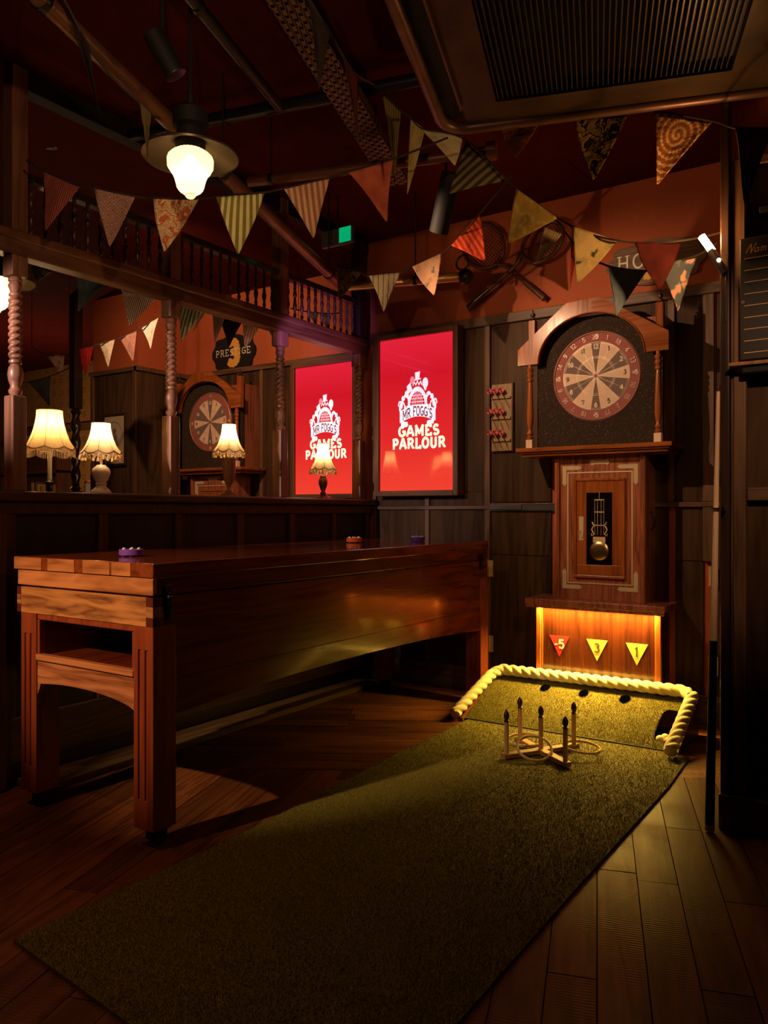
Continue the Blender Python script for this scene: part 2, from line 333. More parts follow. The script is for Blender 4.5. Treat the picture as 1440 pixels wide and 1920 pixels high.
# far yellow papered wall
def yellowpaper():
    m,nt,b=newmat('yellow_medallion_wallpaper'); tc=N(nt,'ShaderNodeTexCoord'); v=N(nt,'ShaderNodeTexVoronoi'); v.inputs['Scale'].default_value=6.5; v.inputs['Randomness'].default_value=.12; nt.links.new(tc.outputs['Object'],v.inputs['Vector'])
    nt.links.new(ramp(nt,v.outputs['Distance'],[(.05,(.12,.05,.012)),(.12,(.5,.30,.10)),(.2,(.14,.055,.012)),(.27,(.42,.20,.05)),(.6,(.40,.19,.045))]),b.inputs['Base Color']); b.inputs['Roughness'].default_value=.8
    return m
yel=yellowpaper()
box('wall_far',yel,(-10,-5.9,6.0,6.1,0,CZ),None,0,**st)
box('trim_2',batx,(-9.9,-5.95,5.9,6.0,2.12,2.2),None,.004,**st)
box('wall_side',pan,(-10.1,-10,-3,7,0,CZ),None,0,**st)
# right hand pier
YQ=3.03
wr=G().box(-.55,3.4,YQ,YQ+.35,0,CZ).build('wall_right',pan,None,**st)
box('wallpaper_band',wallp,(-.55,3.3,YQ-.006,YQ,2.36,CZ),wr)
box('corner_post',darkw,(-.565,-.535,YQ-.05,YQ,.12,CZ),wr,.004)
box('batten',bat,(-.525,-.482,YQ-.04,YQ,.12,2.36),wr,.006)
box('moulding',bat,(-.533,-.526,YQ-.03,YQ,.12,2.36),wr,.002)
box('dado_rail',batx,(-.48,2.5,YQ-.03,YQ,1.16,1.205),wr,.003)
box('top_rail',batx,(-.48,2.5,YQ-.03,YQ,2.33,2.36),wr,.003)
box('baseboard_right',batx,(-.57,3.3,YQ-.06,YQ-.001,0,.125),None,.006,**st)
box('wall_behind',pan,(-10,3.4,-3.1,-3,0,CZ),None,0,**st); box('wall_end',pan,(3.4,3.5,-3,YQ+1.5,0,CZ),None,0,**st)
box('wall_next_room',pan,(-10,-5,7.4,7.5,0,CZ),None,0,**st)

# ---------------- timber partition with spindle gallery ----------------
P=empty('timber_partition',(-3.09,3.1,0),'dark wooden half-height partition with twisted posts and a spindle gallery above','partition')
POST=[1.865,2.69,3.51,4.30]; PC=-3.083; PW=.0325
box('base_panel',panb,(-3.14,-3.055,1.79,4.36,0,1.12),P)
for y0,y1 in [(1.79,1.84),(2.235,2.285),(2.68,2.725),(3.115,3.165),(3.55,3.595),(3.96,3.995),(4.33,4.36)]:
    box('stile',stile,(-3.057,-3.038,y0,y1,.2,1.115),P,.004)
box('fascia',stile,(-3.10,-3.030,1.66,4.385,1.11,1.165),P,.006)
box('ledge',ledgew,(-3.22,-2.995,1.60,4.395,1.165,1.205),P,.010)
box('skirting',kick,(-3.06,-3.03,1.79,4.36,.10,.28),P,.003)
box('kick_board',kick,(-3.055,-2.87,1.85,4.2,.0,.03),P,.003)
bl=.21
def twist_post(yc):
    g=G().box(PC-PW,PC+PW,yc-PW,yc+PW,1.205,1.60)
    o=g.build('post',postw,P,bev=.006)
    g=G(); prof=[]; r=.026
    for r_,z in [(.020,1.60),(.026,1.61),(.028,1.62),(.022,1.63),(.020,1.64),(.028,1.665),(.031,1.69),(.027,1.715),(.019,1.73),(.026,1.735),(.026,1.745),(.019,1.75)]: prof.append((r_,z))
    for k in range(131): prof.append((.0245,1.755+.245*k/130))
    for r_,z in [(.019,2.005),(.026,2.012),(.026,2.02),(.019,2.027),(.026,2.045),(.029,2.055),(.023,2.068),(.028,2.072),(.028,2.082),(.022,2.09)]: prof.append((r_,z))
    md=lambda a,z,k:(1+.15*math.cos(2*a-z*225)) if 12<=k<143 else 1
    g.lathe(prof,(PC,yc,0),24,None,md); g.build('twisted_shaft',postw,o,True)
    box('capital_block',postw,(PC-PW-.003,PC+PW+.003,yc-PW-.003,yc+PW+.003,2.09,2.175),o,.004)
for yc in POST: twist_post(yc)
box('beam',beamw,(-3.125,-3.05,1.2,4.36,2.175,2.265),P,.006)
box('beam_moulding',beamw,(-3.13,-3.035,1.2,4.36,2.235,2.275),P,.008)
box('gallery_rail',darkw,(-3.115,-3.06,1.88,4.36,2.50,2.535),P,.005)
box('top_beam',blackm,(-3.125,-3.05,1.9,4.36,2.87,2.95),P,.004)
for i,yc in enumerate(POST):
    top=2.955 if i in(0,2,3) else 2.62
    box('upper_post',postw if i<3 else darkw,(PC-.036,PC+.036,yc-.035,yc+.035,2.275,top),P,.004)
def baluster_mesh():
    pr_=[(.008,2.275),(.008,2.30),(.012,2.305),(.008,2.312),(.007,2.325),(.012,2.345),(.013,2.36),(.008,2.38),(.011,2.385),(.008,2.39),(.007,2.405),(.012,2.42),(.012,2.43),(.007,2.455),(.011,2.462),(.008,2.468),(.009,2.50)]
    return G().lathe(pr_,(PC,0,0),10)
b0=None
for a,b in zip([1.90,2.725,3.545],[2.655,3.475,4.265]):
    n=11
    for k in range(n):
        y=a+(b-a)*(k+.5)/n
        if b0 is None: b0=baluster_mesh().build('baluster',spindw,P,True); c=b0
        else: c=b0.copy(); col.objects.link(c)
        c.location=(0,y,0)
for o in [o for o in bpy.data.objects if o.name.startswith('baluster')]:
    pass

# ---------------- games table ----------------
T=empty('shuffleboard_table',(-2.477,2.98,0),'long reddish mahogany games table with closed lid, fluted legs and castors','table')
TX0,TX1,TY0,TY1=-2.877,-2.077,1.736,4.21
box('lid_top',mah_y,(TX0,TX1,TY0,TY1,.901,.95),T,.004)
g=G()
for k,(a,b) in enumerate([(-2.877,-2.70),(-2.66,-2.5),(-2.45,-2.30),(-2.29,-2.19)]): g.box(a,b,TY0-.0015,TY0,.903,.948)
g.build('lid_edge_strip',mah_x,T)
box('lid_frame',mah_yd,(TX0+.022,TX1-.002,TY0+.018,TY1-.01,.843,.901),T,.002)
box('lid_end_board',mah_x,(TX0+.022,TX1-.002,TY0+.001,TY0+.018,.843,.899),T,.002)
zb,zt=.739,.836
box('rail_side',mah_yd,(TX1-.022,TX1-.001,TY0+.001,TY1-.01,zb,zt),T,.001)
box('rail_side',mah_yd,(TX0+.020,TX0+.042,TY0+.001,TY1-.01,zb,zt),T,.001)
box('rail_end',mah_b,(TX0+.045,TX1-.03,TY0,TY0+.022,zb,zt),T,.001)
for x0,x1 in[(TX0+.0195,TX0+.045),(TX1-.035,TX1)]:
    box('finger_joint',darkfinger,(x0,x1,TY0-.0005,TY0+.024,.805,zt),T); box('finger_joint',mah_b,(x0,x1,TY0-.0005,TY0+.05,.770,.805),T); box('finger_joint',darkfinger,(x0,x1,TY0-.0005,TY0+.024,zb,.770),T)
box('finger_joint',darkfinger,(TX1-.001,TX1+.0005,TY0+.05,TY0+.10,.770,.803),T)
box('deck',mah_yd,(TX0+.03,TX1-.01,TY0+.02,TY1-.02,.80,.843),T)
# side boards: upper plain board, lower board with a long arch
for xs in (TX1-.022,TX0+.03):
    box('side_board',mah_yd,(xs,xs+.018,TY0+.10,TY1-.08,.556,zb),T,.002)
    g=G(); n=36; ya,yb=TY0+.09,TY1-.09
    top=[(ya+(yb-ya)*k/n,.556) for k in range(n+1)]
    bot=[]
    for k in range(n+1):
        s=k/n; e=min(s,1-s); z=.437+.034*math.sin(math.pi*min(1,max(0,(s-.04)/.92)))**.7 if .0<s<1 else .437
        bot.append((ya+(yb-ya)*s,z))
    for k in range(n):
        g.prism([top[k],top[k+1],bot[k+1],bot[k]],YZ(xs+.001),0,.019)
    g.build('arched_apron',mah_yd,T)
def leg(x0,y0):
    g=G(); x1,y1=x0+.098,y0+.098
    g.box(x0,x1,y0+.006,y1,.062,zb)
    for a,b in[(0,.022),(.036,.056),(.070,.098)]: g.box(x0+a,x0+b,y0,y0+.006,.16,.66)
    g.box(x0,x1,y0,y0+.006,.062,.16); g.box(x0,x1,y0,y0+.006,.66,zb)
    o=g.build('leg',mah_z,T,bev=.0015)
    h=G(); cx,cy=(x0+x1)/2+.005,(y0+y1)/2
    h.box(cx-.035,cx+.035,cy-.035,cy+.035,.054,.062); h.box(cx-.028,cx-.022,cy-.02,cy+.025,.018,.056); h.box(cx+.022,cx+.028,cy-.02,cy+.025,.018,.056)
    c=h.build('castor',black,o)
    M=Matrix.Rotation(R(90),4,'Y'); G().lathe([(.018,-.020),(.026,-.014),(.026,.014),(.018,.020)],(cx,cy+.004,.0265),20,M).build('castor_wheel',black,o,True)
for x0 in(TX0+.045,TX1-.098):
    for y0 in(TY0+.0,TY1-.10): leg(x0,y0)
fx0,fx1=TX0+.143,TX1-.098
# open pocket between the legs at the near end
for z0,z1,y in[(.716,.738,.004),(.565,.588,-.004)]: box('pocket_rail',mah_x if z0<.6 else mah_z,(fx0,fx1,TY0+y,TY0+y+.03,z0,z1),T,.004)
for x in(fx0,fx1-.014): box('pocket_stile',mah_z,(x,x+.014,TY0+.004,TY0+.03,.588,.716),T,.003)
box('pocket_shelf',mah_yd,(fx0,fx1,TY0+.02,TY0+.42,.570,.582),T)
box('pocket_back',mah_yd,(fx0,fx1,TY0+.40,TY0+.42,.582,.738),T)
for x in(fx0,fx1-.012): box('pocket_side',mah_yd,(x,x+.012,TY0+.03,TY0+.40,.582,.738),T)
def arch_board(y0,y1):
    g=G(); n=28
    for k in range(n):
        def z(s): return .434+.055*math.sqrt(max(0,1-((s-.42)/.60)**2)) if s>.0 else .434
        a,b=k/n,(k+1)/n; xa,xb=fx0+(fx1-fx0)*a,fx0+(fx1-fx0)*b
        g.prism([(xa,.563),(xb,.563),(xb,z(b)),(xa,z(a))],XZ(y1),0,y1-y0)
    return g
arch_board(TY0+.006,TY0+.026).build('end_apron',mah_s,T)
arch_board(TY1-.06,TY1-.04).build('end_apron',mah_z,T)
box('end_panel',mah_z,(fx0,fx1,TY1-.06,TY1-.04,.56,zb),T)
for yy in(TY0+.045,):
    g=G(); g.box(TX1,TX1+.006,yy,yy+.035,.79,.875); g.box(TX1+.004,TX1+.012,yy+.008,yy+.027,.76,.85); g.tube([(TX1+.012,yy+.006,.835),(TX1+.012,yy+.03,.835)],.007,8)
    g.build('hasp',black,T,bev=.002)
G().box(TX1,TX1+.006,TY1-.12,TY1-.08,.79,.875).build('hasp',black,T,bev=.002)
# pucks on the lid
def puck(name_loc,mat,label,r=.043):
    x,y=name_loc; z=.95
    t=empty('puck',(x,y,z),label,'puck','ball-studded pucks on the table lid')
    G().lathe([(r*.93,z+.004),(r,z+.007),(r,z+.026),(r*.93,z+.028),(r*.8,z+.0265)],(x,y,0),32).build('body',mat,t,True)
    for k in range(6):
        a=k*math.pi/3+.3; G().ball((x+.68*r*math.cos(a),y+.68*r*math.sin(a),z+.0285),.0055,8,6).build('stud',white,t,True)
    g=G()
    for k in range(6):
        a=k*math.pi/3+.3; g.ball((x+.72*r*math.cos(a),y+.72*r*math.sin(a),z+.005),.005,8,6)
    g.build('roller_balls',white,t,True)
puck((-2.487,1.975),purp,'large-looking purple puck with white beads at the near end of the table lid',.046)
puck((-2.569,3.54),oran,'orange puck with white beads on the far half of the table lid')
puck((-2.353,3.86),purp,'small-looking purple puck with white beads at the far end of the table lid')

# ---------------- stroke lettering ----------------
def arc(cx,cy,rx,ry,a0,a1,n=12): return [(cx+rx*math.cos(R(a0+(a1-a0)*k/n)),cy+ry*math.sin(R(a0+(a1-a0)*k/n))) for k in range(n+1)]
GL={
'A':(.9,[[(.05,0),(.42,1),(.52,1),(.87,0)],[(.2,.32),(.72,.32)]],[(.08,0),(.82,0)]),
'M':(1.1,[[(.15,0),(.15,1),(.55,.25),(.95,1),(.95,0)]],[(.15,0),(.95,0),(.1,1),(1.0,1)]),
'G':(.9,[arc(.47,.5,.36,.48,50,360),[(.5,.48),(.92,.48)],[(.83,.48),(.83,.08)]],[(.8,.48)]),
'E':(.8,[[(.15,0),(.15,1)],[(.1,1),(.7,1),(.7,.78)],[(.1,0),(.72,0),(.72,.25)],[(.15,.52),(.5,.52)]],[(.12,0),(.12,1)]),
'S':(.75,[arc(.38,.73,.24,.25,20,270,10)+arc(.38,.25,.26,.24,90,-160,10)],[]),
'P':(.8,[[(.17,0),(.17,1)],[(.1,1),(.42,1)]+arc(.42,.73,.27,.27,90,-90,8)+[(.17,.46)]],[(.17,0),(.12,1)]),
'R':(.9,[[(.17,0),(.17,1)],[(.1,1),(.45,1)]+arc(.45,.74,.25,.26,90,-90,8)+[(.17,.48)],[(.5,.48),(.78,0)]],[(.17,0),(.82,0),(.12,1)]),
'L':(.75,[[(.17,1),(.17,0)],[(.1,0),(.68,0),(.68,.28)]],[(.17,1),(.12,0)]),
'O':(.9,[arc(.45,.5,.36,.5,0,360,20)],[]),
'U':(.9,[[(.17,1),(.17,.35)]+arc(.45,.33,.28,.33,180,360,10)+[(.73,1)]],[(.17,1),(.73,1)]),
'F':(.75,[[(.15,0),(.15,1)],[(.1,1),(.68,1),(.68,.8)],[(.15,.52),(.5,.52)]],[(.15,0)]),
'T':(.8,[[(.4,0),(.4,1)],[(.05,.8),(.05,1),(.75,1),(.75,.8)]],[(.4,0)]),
'I':(.4,[[(.2,0),(.2,1)]],[(.2,0),(.2,1)]),
'H':(.9,[[(.17,0),(.17,1)],[(.75,0),(.75,1)],[(.17,.5),(.75,.5)]],[(.17,0),(.75,0),(.17,1),(.75,1)]),
"'":(.3,[[(.15,1),(.1,.75)]],[]),' ':(.45,[],[]),'-':(.45,[[(.05,.42),(.4,.42)]],[]),'.':(.3,[[(.12,.0),(.16,.08)]],[]),
'N':(.9,[[(.05,0),(.22,.9),(.32,1),(.62,0),(.85,1),(.95,1.02)]],[]),
'a':(.6,[arc(.25,.25,.2,.25,30,360,12),[(.45,.5),(.45,.1),(.6,0)]],[]),
'm':(.9,[[(.05,.45),(.13,.5),(.13,0)],[(.13,.3)]+arc(.27,.35,.12,.15,170,0,6)+[(.39,0)],[(.39,.3)]+arc(.54,.35,.13,.15,170,0,6)+[(.66,.05),(.8,0)]],[]),
'e':(.5,[[(.05,.25),(.42,.3)]+arc(.24,.3,.18,.2,0,180,6)+arc(.26,.22,.21,.22,160,320,6)],[]),
'0':(.75,[arc(.37,.5,.27,.48,0,360,16)],[]),'1':(.5,[[(.08,.8),(.27,1),(.27,0)]],[(.27,0)]),
'2':(.7,[arc(.35,.72,.25,.26,160,-30,8)+[(.08,.02),(.66,.02),(.66,.15)]],[]),
'3':(.7,[arc(.33,.75,.24,.24,150,-90,9),arc(.33,.26,.28,.27,90,-150,9)],[]),
'4':(.75,[[(.5,0),(.5,1),(.05,.3),(.7,.3)]],[(.5,0)]),
'5':(.7,[[(.62,.98),(.15,.98),(.12,.55)]+arc(.34,.32,.28,.31,110,-150,10)],[]),
'6':(.7,[arc(.36,.3,.26,.3,0,360,14),[(.1,.35),(.15,.7),(.4,.98),(.58,.9)]],[]),
'7':(.7,[[(.08,.8),(.08,.98),(.64,.98),(.28,0)]],[]),
'8':(.7,[arc(.35,.75,.21,.23,0,360,12),arc(.35,.26,.27,.26,0,360,14)],[]),
'9':(.7,[arc(.35,.7,.26,.28,0,360,14),[(.6,.65),(.55,.25),(.3,.02),(.12,.1)]],[]),
}
_lay=[0]
def lift(ps):
    # stack overlapping strokes a hair apart, toward the room
    _lay[0]=(_lay[0]+1)%24; return [(p[0],p[1]-_lay[0]*1.6e-5,p[2]) for p in ps]
def ribbon(g,pts,wd,mp):
    # flat ribbon along a 2d polyline; mp maps (x,y) to 3d
    for i in range(len(pts)-1):
        a,b=pts[i],pts[i+1]; dx,dy=b[0]-a[0],b[1]-a[1]; l=math.hypot(dx,dy)
        if l<1e-6: continue
        ex,ey=dx/l*wd*.42,dy/l*wd*.42; nx,ny=-dy/l*wd/2,dx/l*wd/2
        q=[(a[0]-ex*(i>0)+nx,a[1]-ey*(i>0)+ny),(a[0]-ex*(i>0)-nx,a[1]-ey*(i>0)-ny),(b[0]+ex*(i<len(pts)-2)-nx,b[1]+ey*(i<len(pts)-2)-ny),(b[0]+ex*(i<len(pts)-2)+nx,b[1]+ey*(i<len(pts)-2)+ny)]
        g.add(lift([mp(*p) for p in q]),[(0,1,2,3)])
def text_width(s,sz,track=.05): return sum((GL[c][0]+track)*sz for c in s)-track*sz
def text(g,s,sz,wt,mp,cx=0,by=0,serif=True,track=.05,xs=1,sw=.32):
    x=cx-text_width(s,sz,track)*xs/2
    for c in s:
        w_,st_,se=GL[c]
        for p in st_: ribbon(g,[(x+a*sz*xs,by+b*sz) for a,b in p],wt*sz,mp)
        if serif:
            for a,b in se: ribbon(g,[(x+(a-sw/2)*sz*xs,by+b*sz),(x+(a+sw/2)*sz*xs,by+b*sz)],wt*sz*.62,mp)
        x+=(w_+track)*sz*xs
def fillpoly(g,pts,mp): g.add(lift([mp(*p) for p in pts]),[tuple(range(len(pts)))])
def disc(g,cx,cy,rx,ry,mp,n=20): fillpoly(g,[(cx+rx*math.cos(2*math.pi*k/n),cy+ry*math.sin(2*math.pi*k/n)) for k in range(n)],mp)

# ---------------- lit screens ----------------
def screenmat():
    m,nt,b=newmat('red_lit_screen'); tc=N(nt,'ShaderNodeTexCoord'); sp=N(nt,'ShaderNodeSeparateXYZ'); nt.links.new(tc.outputs['Object'],sp.inputs[0])
    c=ramp(nt,sp.outputs['Z'],[(0.0,(.93,.055,.030)),(.35,(.80,.022,.022)),(.75,(.66,.008,.020)),(.98,(.80,.016,.04))])
    nt.links.new(c,b.inputs['Emission Color']); b.inputs['Emission Strength'].default_value=.95; b.inputs['Base Color'].default_value=(.02,.002,.002,1); b.inputs['Roughness'].default_value=.06
    return m
redscr=screenmat(); scrW=emit('screen_white',(.92,.80,.92),.95); scrC=emit('screen_cream',(1.0,.90,.66),.95); scrM=emit('screen_maroon',(.10,.008,.03),.8); scrP=emit('screen_pink',(.85,.22,.30),.9)
fram=wood('screen_frame_wood',(.08,.036,.016),(.20,.09,.04),'Z',1,.4,0,.5,.1,objvar=.2); framx=wood('screen_frame_wood_across',(.08,.036,.016),(.20,.09,.04),'X',1,.4,0,.5,.1,objvar=.2)
def screen(x0,x1,yf,yw,label):
    z0,z1=1.258,2.25; t=empty('lit_screen',((x0+x1)/2,yw-.001,z0-.035),label,'screen','red lit game screens')
    c=.035
    box('frame_side',fram,(x0-c,x0,yf-.012,yf+.03,z0-c,z1+c),t,.003); box('frame_side',fram,(x1,x1+c,yf-.012,yf+.03,z0-c,z1+c),t,.003)
    box('frame_rail',framx,(x0,x1,yf-.012,yf+.03,z1,z1+c),t,.003); box('frame_rail',framx,(x0,x1,yf-.012,yf+.03,z0-c,z0),t,.003)
    box('casing',fram,(x0-c+.002,x1+c-.002,yf+.031,yw-.03,z0-c+.002,z1+c-.002),t)
    s=box('display',redscr,(x0+.001,x1-.001,yf+.012,yf+.03,z0+.001,z1-.001),None); s.parent=t
    o3=origin(t)
    # display keeps its own origin at its base so the picture runs bottom to top
    for v in s.data.vertices: v.co-=Vector((0,0,z0))
    s.location=(-o3[0],-o3[1],z0-o3[2])
    cx=(x0+x1)/2+.01; W=x1-x0
    mp=lambda d:(lambda a,b:(cx+a*W,yf+.011-d,z0+b))
    g=G(); m0=mp(0.0)
    # banner
    up=[(-.24+.48*k/12,.518+.035*math.sin(math.pi*k/12)) for k in range(13)]; dn=[(a,b-.076) for a,b in up]
    for k in range(12): fillpoly(g,[up[k],up[k+1],dn[k+1],dn[k]],m0)
    fillpoly(g,[(-.24,.50),(-.19,.45),(-.13,.445),(-.15,.42),(-.215,.405)],m0); fillpoly(g,[(.24,.50),(.19,.45),(.13,.445),(.15,.42),(.215,.425)],m0)
    disc(g,-.16,.428,.035,.016,m0); disc(g,.16,.432,.035,.016,m0)
    # dome with ring
    ribbon(g,arc(0,.545,.115,.108,0,180,16),.030,lambda a,b:m0(a,b))
    for k in range(-3,4): ribbon(g,[(k*.024,.54),(k*.018,.545+.095*math.sqrt(1-(k/4.2)**2))],.0035,m0)
    for j in range(4): ribbon(g,[(-.095*math.sqrt(1-(j/4.6)**2),.55+j*.021),(.095*math.sqrt(1-(j/4.6)**2),.55+j*.021)],.0035,m0)
    fillpoly(g,[(-.13,.525),(.13,.525),(.15,.55),(-.15,.55)],m0)
    # hat, crown, balloon, cards, leaves
    fillpoly(g,[(-.026,.715),(.026,.720),(.036,.765),(-.034,.76)],m0); ribbon(g,[(-.045,.712),(.045,.718)],.009,m0)
    ribbon(g,[(-.06,.675),(-.045,.70),(-.02,.68),(0,.705),(.02,.68),(.045,.70),(.06,.675)],.010,m0)
    disc(g,.105,.688,.038,.034,m0); fillpoly(g,[(.085,.66),(.125,.66),(.115,.64),(.097,.64)],m0)
    fillpoly(g,[(-.125,.625),(-.07,.650),(-.095,.70),(-.145,.675)],m0); fillpoly(g,[(-.16,.60),(-.115,.615),(-.13,.655),(-.17,.64)],m0)
    for s_ in(-1,1):
        for r_,cy,cxx in((.045,.575,.165),(.032,.545,.205),(.03,.60,.15),(.022,.56,.235)):
            ribbon(g,[(s_*a,b) for a,b in arc(cxx,cy,r_,r_*.9,-30,200,8)],.012,m0)
        for a,b in((.20,.595),(.235,.535),(.165,.53),(.215,.555)): disc(g,s_*a,b,.016,.022,m0,10)
    g.build('crest_artwork',scrW,t)
    g=G(); disc(g,-.068,.712,.03,.025,mp(.0006)); disc(g,0,.60,.012,.012,mp(.0006)); g.build('crest_accent',scrP,t)
    g=G(); m1=mp(.001)
    for k in(-1,0,1): ribbon(g,[(.105+k*.018,.714-abs(k)*.006),(.105+k*.012,.662)],.005,m1)
    for a,b in((-.11,.665),(-.10,.68),(-.12,.655),(-.14,.625)): disc(g,a,b,.006,.006,m1,8)
    tx="MR FOGG'S"; tw=text_width(tx,1,.06); X=-.20; sz=.40/tw
    for ch in tx:
        w_,st_,se=GL[ch]; g=G()
        def bend(a,b): return (a,.450+b+.033*math.sin(math.pi*(a+.24)/.48))
        for p in st_: ribbon(g,[bend(X+a*sz,b*.057) for a,b in p],.0095,m1)
        for a,b in se: ribbon(g,[bend(X+(a-.12)*sz,b*.057),bend(X+(a+.12)*sz,b*.057)],.005,m1)
        X+=(w_+.06)*sz
        if g.v: g.build('crest_letter',scrM,t)
    g=G(); tw=lambda s,sz:0
    mm=lambda a,b:(cx+a,yf+.0105,z0+b)
    s1=.305/text_width('GAMES',1,.06); text(g,'GAMES',.060,.27,mm,0.008,.355,xs=(.305/text_width('GAMES',.060,.17)),track=.17,sw=.26)
    text(g,'PARLOUR',.060,.27,mm,0.008,.275,xs=(.395/text_width('PARLOUR',.060,.17)),track=.17,sw=.26)
    g.build('title_lettering',scrC,t)
    return t
screen(-2.934,-2.375,4.325,YW,'red lit screen in a dark frame on the near wall, left of the clock dartboard')
screen(-4.045,-3.477,4.775,YB,'red lit screen seen through the partition, behind a small tasselled lamp')

# ---------------- clock dartboard ----------------
dcream=plain('dartboard_cream',(.85,.60,.42),.75,0,.2,600); dgrey=plain('dartboard_grey',(.20,.13,.105),.75,0,.2,600); dred=plain('dartboard_red',(.36,.10,.08),.7,0,.2,600)
dink=plain('dartboard_ink',(.05,.03,.02),.6); dwhite=plain('dartboard_white_ink',(.85,.70,.50),.6); wire=plain('steel_wire',(.55,.46,.38),.45,.5); redb=plain('bull_red',(.7,.04,.03),.5); glassd=plain('dark_clock_glass',(.006,.004,.003),.06)
def clock(label,hands=False):
    cx=-1.43; t=empty('clock_dartboard',(cx,4.25,0),label,'dartboard clock','clock cases with dartboards')
    fz=XZ(4.17)
    # hood: bracket with arch cut out
    outer=[(-1.859,1.947),(-1.859,2.035),(-1.575,2.262),(-1.43,2.268),(-1.385,2.268),(-1.03,2.043),(-1.03,1.947)]
    acx,ar,az=-1.443,.295,.245
    def top(x):
        for (a,b),(c,d) in zip(outer[1:-1],outer[2:-1]):
            if a<=x<=c: return b+(d-b)*(x-a)/(c-a)
        return 2.035
    for half,(a,b) in(('l',(-1.859,-1.43)),('r',(-1.43,-1.03))):
        g=G(); n=22
        for k in range(n):
            xa,xb=a+(b-a)*k/n,a+(b-a)*(k+1)/n
            lo=lambda x:1.947+(az*math.sqrt(max(0,1-((x-acx)/ar)**2)) if abs(x-acx)<ar else 0)
            g.prism([(xa,lo(xa)),(xb,lo(xb)),(xb,top(xb)),(xa,top(xa))],fz,-.002,.03)
        g.build('hood_board',clk_o if half=='l' else clk_ox,t)
    g=G()
    pts=[(acx+ar*math.cos(R(180-180*k/30))*.995,1.947+az*.995*math.sin(R(180*k/30))) for k in range(31)]
    g.tube([(x,4.138,z) for x,z in pts],.004,6); g.build('arch_bead',clk_o,t,True)
    # backing case and cork
    box('hood_case',clk_z,(-1.765,-1.075,4.24,4.40,1.48,2.15),t)
    g=G(); n=26
    for k in range(n):
        xa,xb=-1.765+.69*k/n,-1.765+.69*(k+1)/n; f_=lambda x:min(2.19,top(x)-.02)
        g.prism([(xa,1.478),(xb,1.478),(xb,f_(xb)),(xa,f_(xa))],XZ(4.235),0,.035)
    g.build('cork_backing',cork,t)
    # shelf
    g=G(); g.box(-1.862,-1.008,4.115,4.40,1.455,1.478); g.box(-1.85,-1.02,4.128,4.40,1.445,1.455); g.box(-1.836,-1.034,4.142,4.40,1.43,1.445)
    g.build('shelf',clk_ox,t,bev=.003)
    for x in(-1.79,-1.085):
        g=G().lathe([(.012,1.525),(.017,1.532),(.018,1.54),(.012,1.548),(.017,1.556),(.018,1.565),(.012,1.575),(.013,1.59),(.018,1.63),(.019,1.67),(.013,1.83),(.011,1.85),(.017,1.856),(.017,1.866),(.011,1.872),(.017,1.885),(.018,1.895),(.012,1.905),(.018,1.915),(.018,1.925),(.012,1.93),(.012,1.95)],(x,4.155,0),16)
        o=g.build('column',clk_o,t,True)
        box('column_foot',dcream,(x-.019,x+.019,4.136,4.174,1.478,1.526),o,.002)
        box('upper_column',clk_o,(x-.02,x+.02,4.175,4.215,1.95,2.205),o,.003)
        G().lathe([(.008,2.205),(.018,2.212),(.019,2.218),(.008,2.224),(.014,2.236),(.013,2.244),(.004,2.250),(.005,2.258),(.001,2.268)],(x,4.195,0),14).build('finial',darkw,o,True)
    # dartboard
    bx,bz,br=-1.427,1.858,.246
    d=G().lathe([(br-.004,0),(br,-.004),(br,-.028),(br-.004,-.032)],(bx,4.198,bz),56,Matrix.Rotation(R(90),4,'X'))
    # lathe axis turned to face the room
    board=d.build('dartboard',dred,t,True)
    def pol(a,r): return (bx+r*math.sin(R(a)),bz+r*math.cos(R(a)))
    fy=4.198-.0005
    def P3(y): return lambda a,b:(a,y,b)
    sec=[(-9,9,12),(9,45,1),(45,76,2),(76,99,3),(99,135,4),(135,171,5),(171,189,6),(189,225,7),(225,256,8),(256,279,9),(279,315,10),(315,351,11)]
    for cond,mat,nm in((0,dgrey,'grey_sectors'),(1,dcream,'cream_sectors')):
        g=G()
        for a,b,nn in sec:
            if nn%2!=cond: continue
            m=6; ri=.185
            for k in range(m):
                a0,a1=a+(b-a)*k/m,a+(b-a)*(k+1)/m
                g.add([P3(fy-.0006)(*p) for p in(pol(a0,.012),pol(a1,.012),pol(a1,ri),pol(a0,ri))],[(0,1,2,3)])
        g.build(nm,mat,board)
    g=G()
    for k in range(20): ribbon(g,[pol(9+18*k,.015),pol(9+18*k,.182)],.0012,P3(fy-.0012))
    for r_ in(.098,.106,.184,.176): ribbon(g,[pol(a,r_) for a in range(0,361,8)],.0012,P3(fy-.0012))
    ribbon(g,[pol(a,.012) for a in range(0,361,30)],.0016,P3(fy-.0014))
    g.build('wire_spider',wire,board)
    g=G(); g.tube([(*(pol(a,.236)[0:1]),fy-.006,pol(a,.236)[1]) for a in range(0,360,8)],.0015,5,closed=True)
    dn=[20,1,18,4,13,6,10,15,2,17,3,19,7,16,8,11,14,9,12,5]
    for k,nn in enumerate(dn):
        a=18*k; s=str(nn); c0,c1=pol(a,.211)
        ca,sa=math.cos(R(a)),math.sin(R(a))
        mpn=lambda u,v:(c0+u*ca+v*sa,fy-.005,c1-u*sa+v*ca)
        text(g,s,.025,.075,mpn,0,-.012,serif=False,track=.02)
    g.build('number_ring',wire,board)
    for a,b,nn in sec:
        c0,c1=pol((a+b)/2,.158); g=G()
        text(g,str(nn),.022,.24,lambda u,v:(c0+u,fy-.0012,c1+v),0,-.010,sw=.4); g.build('numeral',dink if nn%2 else dwhite,board)
    for a in(0,90,180,270):
        c0,c1=pol(a,.213); g=G(); text(g,'-5',.022,.24,lambda u,v:(c0+u,fy-.0008,c1+v),0,-.010,sw=.4); g.build('numeral',dwhite,board)
